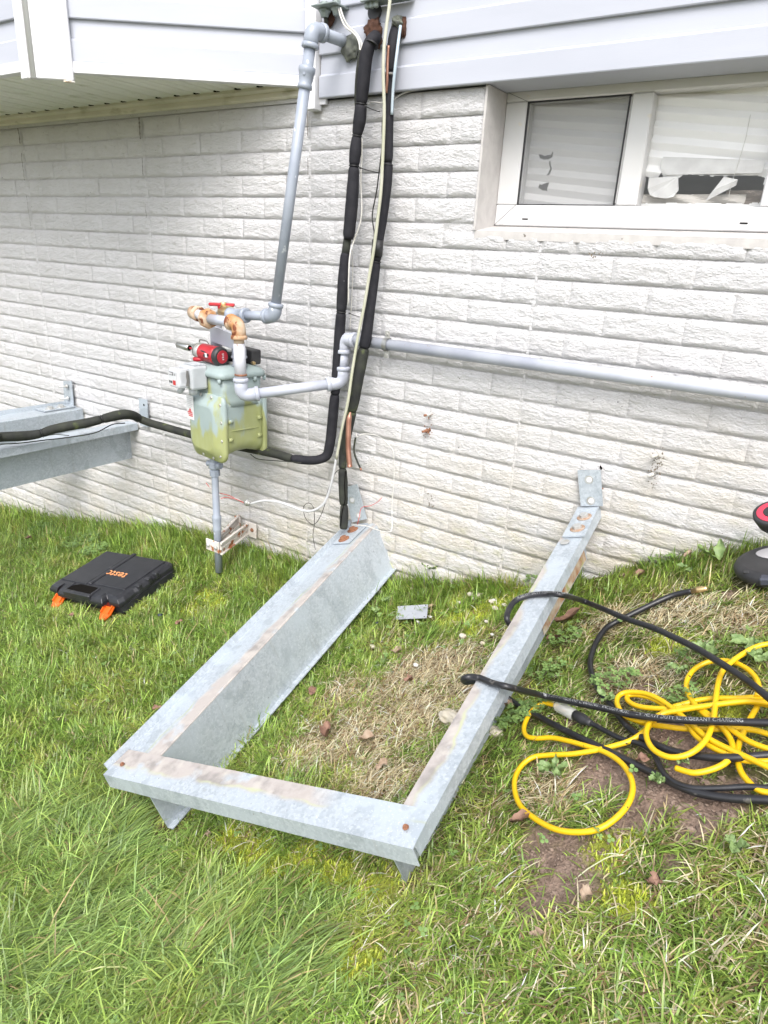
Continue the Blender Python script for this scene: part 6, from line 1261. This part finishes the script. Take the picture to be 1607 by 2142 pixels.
# ---------------------------------------------------------------- grass
def grass(name, n, seed, mode):
    g = np.random.default_rng(seed)
    X = g.uniform(-2.9, 2.2, n); Y = g.uniform(-2.05, -.004, n)
    Z = gh(X, Y) + relief(X, Y) - .004
    D = np.stack([X, Y, Z], 1) - np.array(CAM_POS); zc = D @ np.array(CAM_F); sx = (D @ np.array(CAM_R)) / zc; sy = (D @ np.array(CAM_U)) / zc
    k = (zc > .30) & (np.abs(sx) < .95) & (sy > -1.15) & (sy < .3)
    k &= ((np.abs(sx) < .63) & (sy > -.82)) | (g.random(n) < .5)
    # thinner far away where single blades vanish
    k &= g.random(n) < np.clip(1.9 / np.maximum(zc, .1), 0, 1) ** 1.2
    X, Y, Z, zc = X[k], Y[k], Z[k], zc[k]
    soil = soilf(X, Y); bare = field(X, Y, BARE); straw = field(X, Y, STRAW, .9); moss = field(X, Y, MOSS, .7); comb = np.clip(field(X, Y, COMB, 1.3) * 1.2 - .35 * fbm(X, Y, 8, 31), 0, 1)
    n1 = fbm(X, Y, 6, 1); n2 = fbm(X, Y, 19, 4); n3 = fbm(X, Y, 3, 9)
    hd = np.full(len(X), 9.)
    for a in range(0, len(HOSE_XY), 1):
        near = (np.abs(X - HOSE_XY[a, 0]) < .05) & (np.abs(Y - HOSE_XY[a, 1]) < .05)
        if near.any(): hd[near] = np.minimum(hd[near], np.hypot(X[near] - HOSE_XY[a, 0], Y[near] - HOSE_XY[a, 1]))
    right = 1 / (1 + np.exp(-(X - 1.12 - .1 * (n1 - .5)) * 9))
    if mode == 'blade':
        keep = (1 - .96 * np.clip(soil * 1.5, 0, 1)) * (1 - .55 * straw); keep *= 1 - .55 * bare; keep *= 1 - .84 * moss; keep *= 1 - .25 * right * (n2 > .5)
        keep *= np.clip((hd - .003) / .012, .08, 1)
    elif mode == 'straw':
        keep = (.12 + .85 * straw + .10 * right + .22 * (n2 > .56)) * (1 - .97 * np.clip(soil * 1.4, 0, 1)) * (1 - .3 * comb) * (1 - .7 * moss); keep *= np.clip((hd - .002) / .010, .1, 1)
    else:
        keep = moss * (.45 + n2)
    # keep blades out of the case, the steel and the tool base
    c = np.array(CASE_M); R = (np.stack([X, Y, Z], 1) - c[:3, 3]) @ c[:3, :3]
    keep = keep * ~((R[:, 0] > -.004) & (R[:, 0] < CASE_W + .004) & (R[:, 1] > .0) & (R[:, 1] < CASE_D + .002))
    keep = keep * ~((np.hypot((X - 1.588) / .118, (Y + .150) / .094) < 1))
    fl = (np.stack([X, Y, Z], 1) - np.array(MF)[:3, 3]) @ np.array([EX, EY, EZ]).T
    under = ((fl[:, 0] > -.06) & (fl[:, 0] < .085) & (fl[:, 1] < 1.2)) | ((fl[:, 0] > .78) & (fl[:, 0] < .86) & (fl[:, 1] < 1.2))
    tagk = np.hypot(X - TAG_XY[0], Y - TAG_XY[1]) < .075
    keep = keep * np.where(tagk, .30, 1.)
    for px_, py_ in PEB_XY: keep = keep * np.where(np.hypot(X - px_, Y - py_) < .016, .15, 1.)
    foot = (np.hypot(X - FOOT[0], Y - FOOT[1]) < .05) | (np.hypot(X - FOOT2[0], Y - FOOT2[1]) < .04)
    keep = keep * np.where(under | foot, .35, 1.)
    k = g.random(len(X)) < keep
    A = [v[k] for v in (X, Y, Z, zc, soil, bare, straw, moss, comb, n1, n2, n3, hd, right, under)]
    X, Y, Z, zc, soil, bare, straw, moss, comb, n1, n2, n3, hd, right, under = A
    N = len(X); th = g.uniform(0, 2 * np.pi, N); R2 = (np.stack([X, Y, Z], 1) - c[:3, 3]) @ c[:3, :3]
    wallside = np.clip(1 + Y / .28, 0, 1)
    leftg = 1 / (1 + np.exp((X + .1) * 6))
    if mode == 'blade':
        L = g.gamma(7, 1 / 7, N) * (.029 + .016 * n1 + .005 * leftg + .045 * comb + .020 * wallside) * (1 - .5 * straw) * (1 - .22 * right) * (1 - .5 * moss) * (1 - .4 * bare)
        lean = g.uniform(.35, 1.25, N); lean = np.where(g.random(N) < .35 + .3 * right, g.uniform(1.1, 1.5, N), lean)
        cl = g.normal(0, .22, N) + COMB_A + (n1 - .5) * 1.6
        pick = g.random(N) < comb * .92; th = np.where(pick, cl, th + 0 * th); lean = np.where(pick, g.uniform(1.15, 1.48, N), lean)
        # clumps share a heading
        ch = fbm(X, Y, 14, 12) * 9; pk = (~pick) & (g.random(N) < .45); th = np.where(pk, ch + g.normal(0, .5, N), th)
        lean = np.where(g.random(N) < wallside * .75, g.uniform(.1, .6, N), lean)
        Wd = g.uniform(.0006, .0015, N) * (1 + .25 * comb + .2 * (zc > 1.8)); drop = g.uniform(.15, .8, N)
    elif mode == 'straw':
        L = g.uniform(.022, .060, N) * (1 - .6 * soil); lean = g.uniform(1.0, 1.55, N); Wd = g.uniform(.0006, .0013, N); drop = g.uniform(.1, .5, N)
    else:
        L = g.uniform(.008, .019, N); lean = g.uniform(0, .9, N); Wd = g.uniform(.0009, .0016, N); drop = g.uniform(0, .4, N)
    cap = np.where(under, .04, 9.); cap = np.where((np.hypot(X - FOOT[0], Y - FOOT[1]) < .09) | (np.hypot(X - FOOT2[0], Y - FOOT2[1]) < .06), .022, cap); cap = np.where((R2[:, 1] < .0) & (R2[:, 1] > -.07) & (R2[:, 0] > -.03) & (R2[:, 0] < CASE_W + .03), .022, cap); cap = np.where((R2[:, 0] < .0) & (R2[:, 0] > -.05) & (R2[:, 1] > -.03) & (R2[:, 1] < CASE_D), .032, cap); L = np.minimum(L, cap)
    L = np.where(hd < .03, L * .62, L)
    # do not let tips pass through the wall
    dirx, diry = np.cos(th), np.sin(th)
    diry = np.where((Y > -.07) & (diry > 0), -diry * .6, diry)
    ts = np.array([0, .38, .72, 1.0]); K = len(ts)
    a0 = lean * .55; P = np.zeros((N, K, 3)); P[:, 0] = np.stack([X, Y, Z - .002], 1); ang = a0
    prev = P[:, 0].copy(); gs = np.stack([np.full(N, 0.), np.full(N, 0.)], 1)
    gx = (gh(X + .02, Y) - gh(X - .02, Y)) / .04
    slope = gx * dirx + .18 * diry
    for i in range(1, K):
        seg = (ts[i] - ts[i - 1]) * L; an = np.minimum(a0 + (lean - a0) * (i / (K - 1)) * 1.2 + drop * (i - 1) * .28, 1.72)
        h = np.sin(an) * seg; prev = prev + np.stack([dirx * h, diry * h, np.cos(an) * seg + slope * h], 1); P[:, i] = prev
    P[:, :, 1] = np.minimum(P[:, :, 1], -.006)
    side = np.stack([-np.sin(th), np.cos(th), np.zeros(N)], 1)
    w = Wd[:, None] * np.array([.8, 1.0, .8])[None, :]
    V = np.zeros((N, 7, 3))
    for i in range(3):
        V[:, 2 * i] = P[:, i] - side * w[:, i:i + 1]; V[:, 2 * i + 1] = P[:, i] + side * w[:, i:i + 1]
    V[:, 6] = P[:, 3]; V = V.reshape(-1, 3)
    me = bpy.data.meshes.new(name); b = (np.arange(N) * 7)[:, None]
    quads = np.concatenate([b + np.array([[0, 1, 3, 2]]), b + np.array([[2, 3, 5, 4]])], 1).reshape(-1, 4); tris = (b + np.array([[4, 5, 6]])).reshape(-1, 3)
    me.vertices.add(len(V)); me.vertices.foreach_set('co', V.ravel().astype('f'))
    li = np.concatenate([quads.ravel(), tris.ravel()]); me.loops.add(len(li)); me.loops.foreach_set('vertex_index', li.astype('i'))
    tot = np.concatenate([np.full(len(quads), 4), np.full(len(tris), 3)]); st = np.concatenate([[0], np.cumsum(tot)[:-1]])
    me.polygons.add(len(tot)); me.polygons.foreach_set('loop_start', st.astype('i')); me.polygons.foreach_set('loop_total', tot.astype('i')); me.polygons.foreach_set('use_smooth', np.ones(len(tot), bool)); me.update()
    c = lambda *v: np.array(v)
    r1 = g.random(N)[:, None]; r2 = g.random(N)
    if mode == 'blade':
        cg = c(.125, .226, .035) * (1 - r1) + c(.30, .425, .086) * r1
        cool = c(.31, .42, .20); yel = c(.40, .42, .09)
        q = np.clip(comb * .55 * (g.random(N) + .2), 0, .8)[:, None]; cg = cg * (1 - q) + cool * q
        y = np.clip(((n2 - .46) * 2.4 + .12 * right + .5 * moss + .2 * straw) * (g.random(N) + .3), 0, .95)[:, None] * (1 - .6 * comb[:, None]); cg = cg * (1 - y) + yel * y
        dead = (r2 < .05 + .28 * straw + .05 * right)[:, None]; cg = np.where(dead, c(.38, .30, .15) * (.7 + .5 * r1), cg)
    elif mode == 'straw': cg = (c(.44, .35, .20) * (1 - r1) + c(.78, .70, .49) * r1); gd = (r2 < .22)[:, None]; cg = np.where(gd, c(.22, .14, .07), cg)
    else: cg = c(.32, .38, .035) * (1 - r1) + c(.54, .60, .09) * r1
    cf = (.50 + 1.0 * fbm(X, Y, 60, 41)) * g.lognormal(0, .28, N); cg = np.clip(cg * cf[:, None], 0, .78)
    colr = np.repeat(np.concatenate([cg, np.ones((N, 1))], 1)[:, None, :], 7, 1).reshape(-1, 4)
    at = me.color_attributes.new('Col', 'FLOAT_COLOR', 'POINT'); at.data.foreach_set('color', colr.ravel().astype('f'))
    o = link(name, me, M_GRASS); return o, N
M_GRASS = bpy.data.materials.new('grass_blade'); M_GRASS.use_nodes = True
N_, L_ = mnodes(M_GRASS); bs = N_['Principled BSDF']; bs.inputs['Roughness'].default_value = .38; bs.inputs['Specular IOR Level'].default_value = .6
at = N_.new('ShaderNodeAttribute'); at.attribute_name = 'Col'; L_.new(at.outputs['Color'], bs.inputs['Base Color'])
tr = N_.new('ShaderNodeBsdfTranslucent'); L_.new(at.outputs['Color'], tr.inputs[0]); mx = N_.new('ShaderNodeMixShader'); mx.inputs[0].default_value = .36; L_.new(bs.outputs[0], mx.inputs[1]); L_.new(tr.outputs[0], mx.inputs[2]); L_.new(mx.outputs[0], N_['Material Output'].inputs[0])
TAG_XY = (cen.x, cen.y); PEB_XY = [(p[0], p[1]) for p in PB_]
FOOT = (0.4992,-1.1114); FOOT2 = (1.1197,-1.0907)
CASE_M = [list(r) for r in MC]; CASE_W, CASE_D = CW, CD
_a = Vector((0.5356,-1.4323,-0.3717)); _b = Vector((0.6516,-1.2531,-0.3079)); COMB_A = math.atan2(_b.y - _a.y, _b.x - _a.x) + math.pi * 0
o, n_ = grass('grass', 1000000, 1, 'blade'); tag(o, 'lush green lawn grass, combed flat and long at the lower left', 'grass', None, 'stuff'); print('blades', n_)
o, n_ = grass('dry_grass', 480000, 2, 'straw'); tag(o, 'dry straw coloured grass stems matted inside the stand and at right', 'dry grass', None, 'stuff'); print('straw', n_)
o, n_ = grass('moss', 800000, 3, 'moss'); tag(o, 'bright yellow green moss cushions near the wall', 'moss', None, 'stuff'); print('moss', n_)
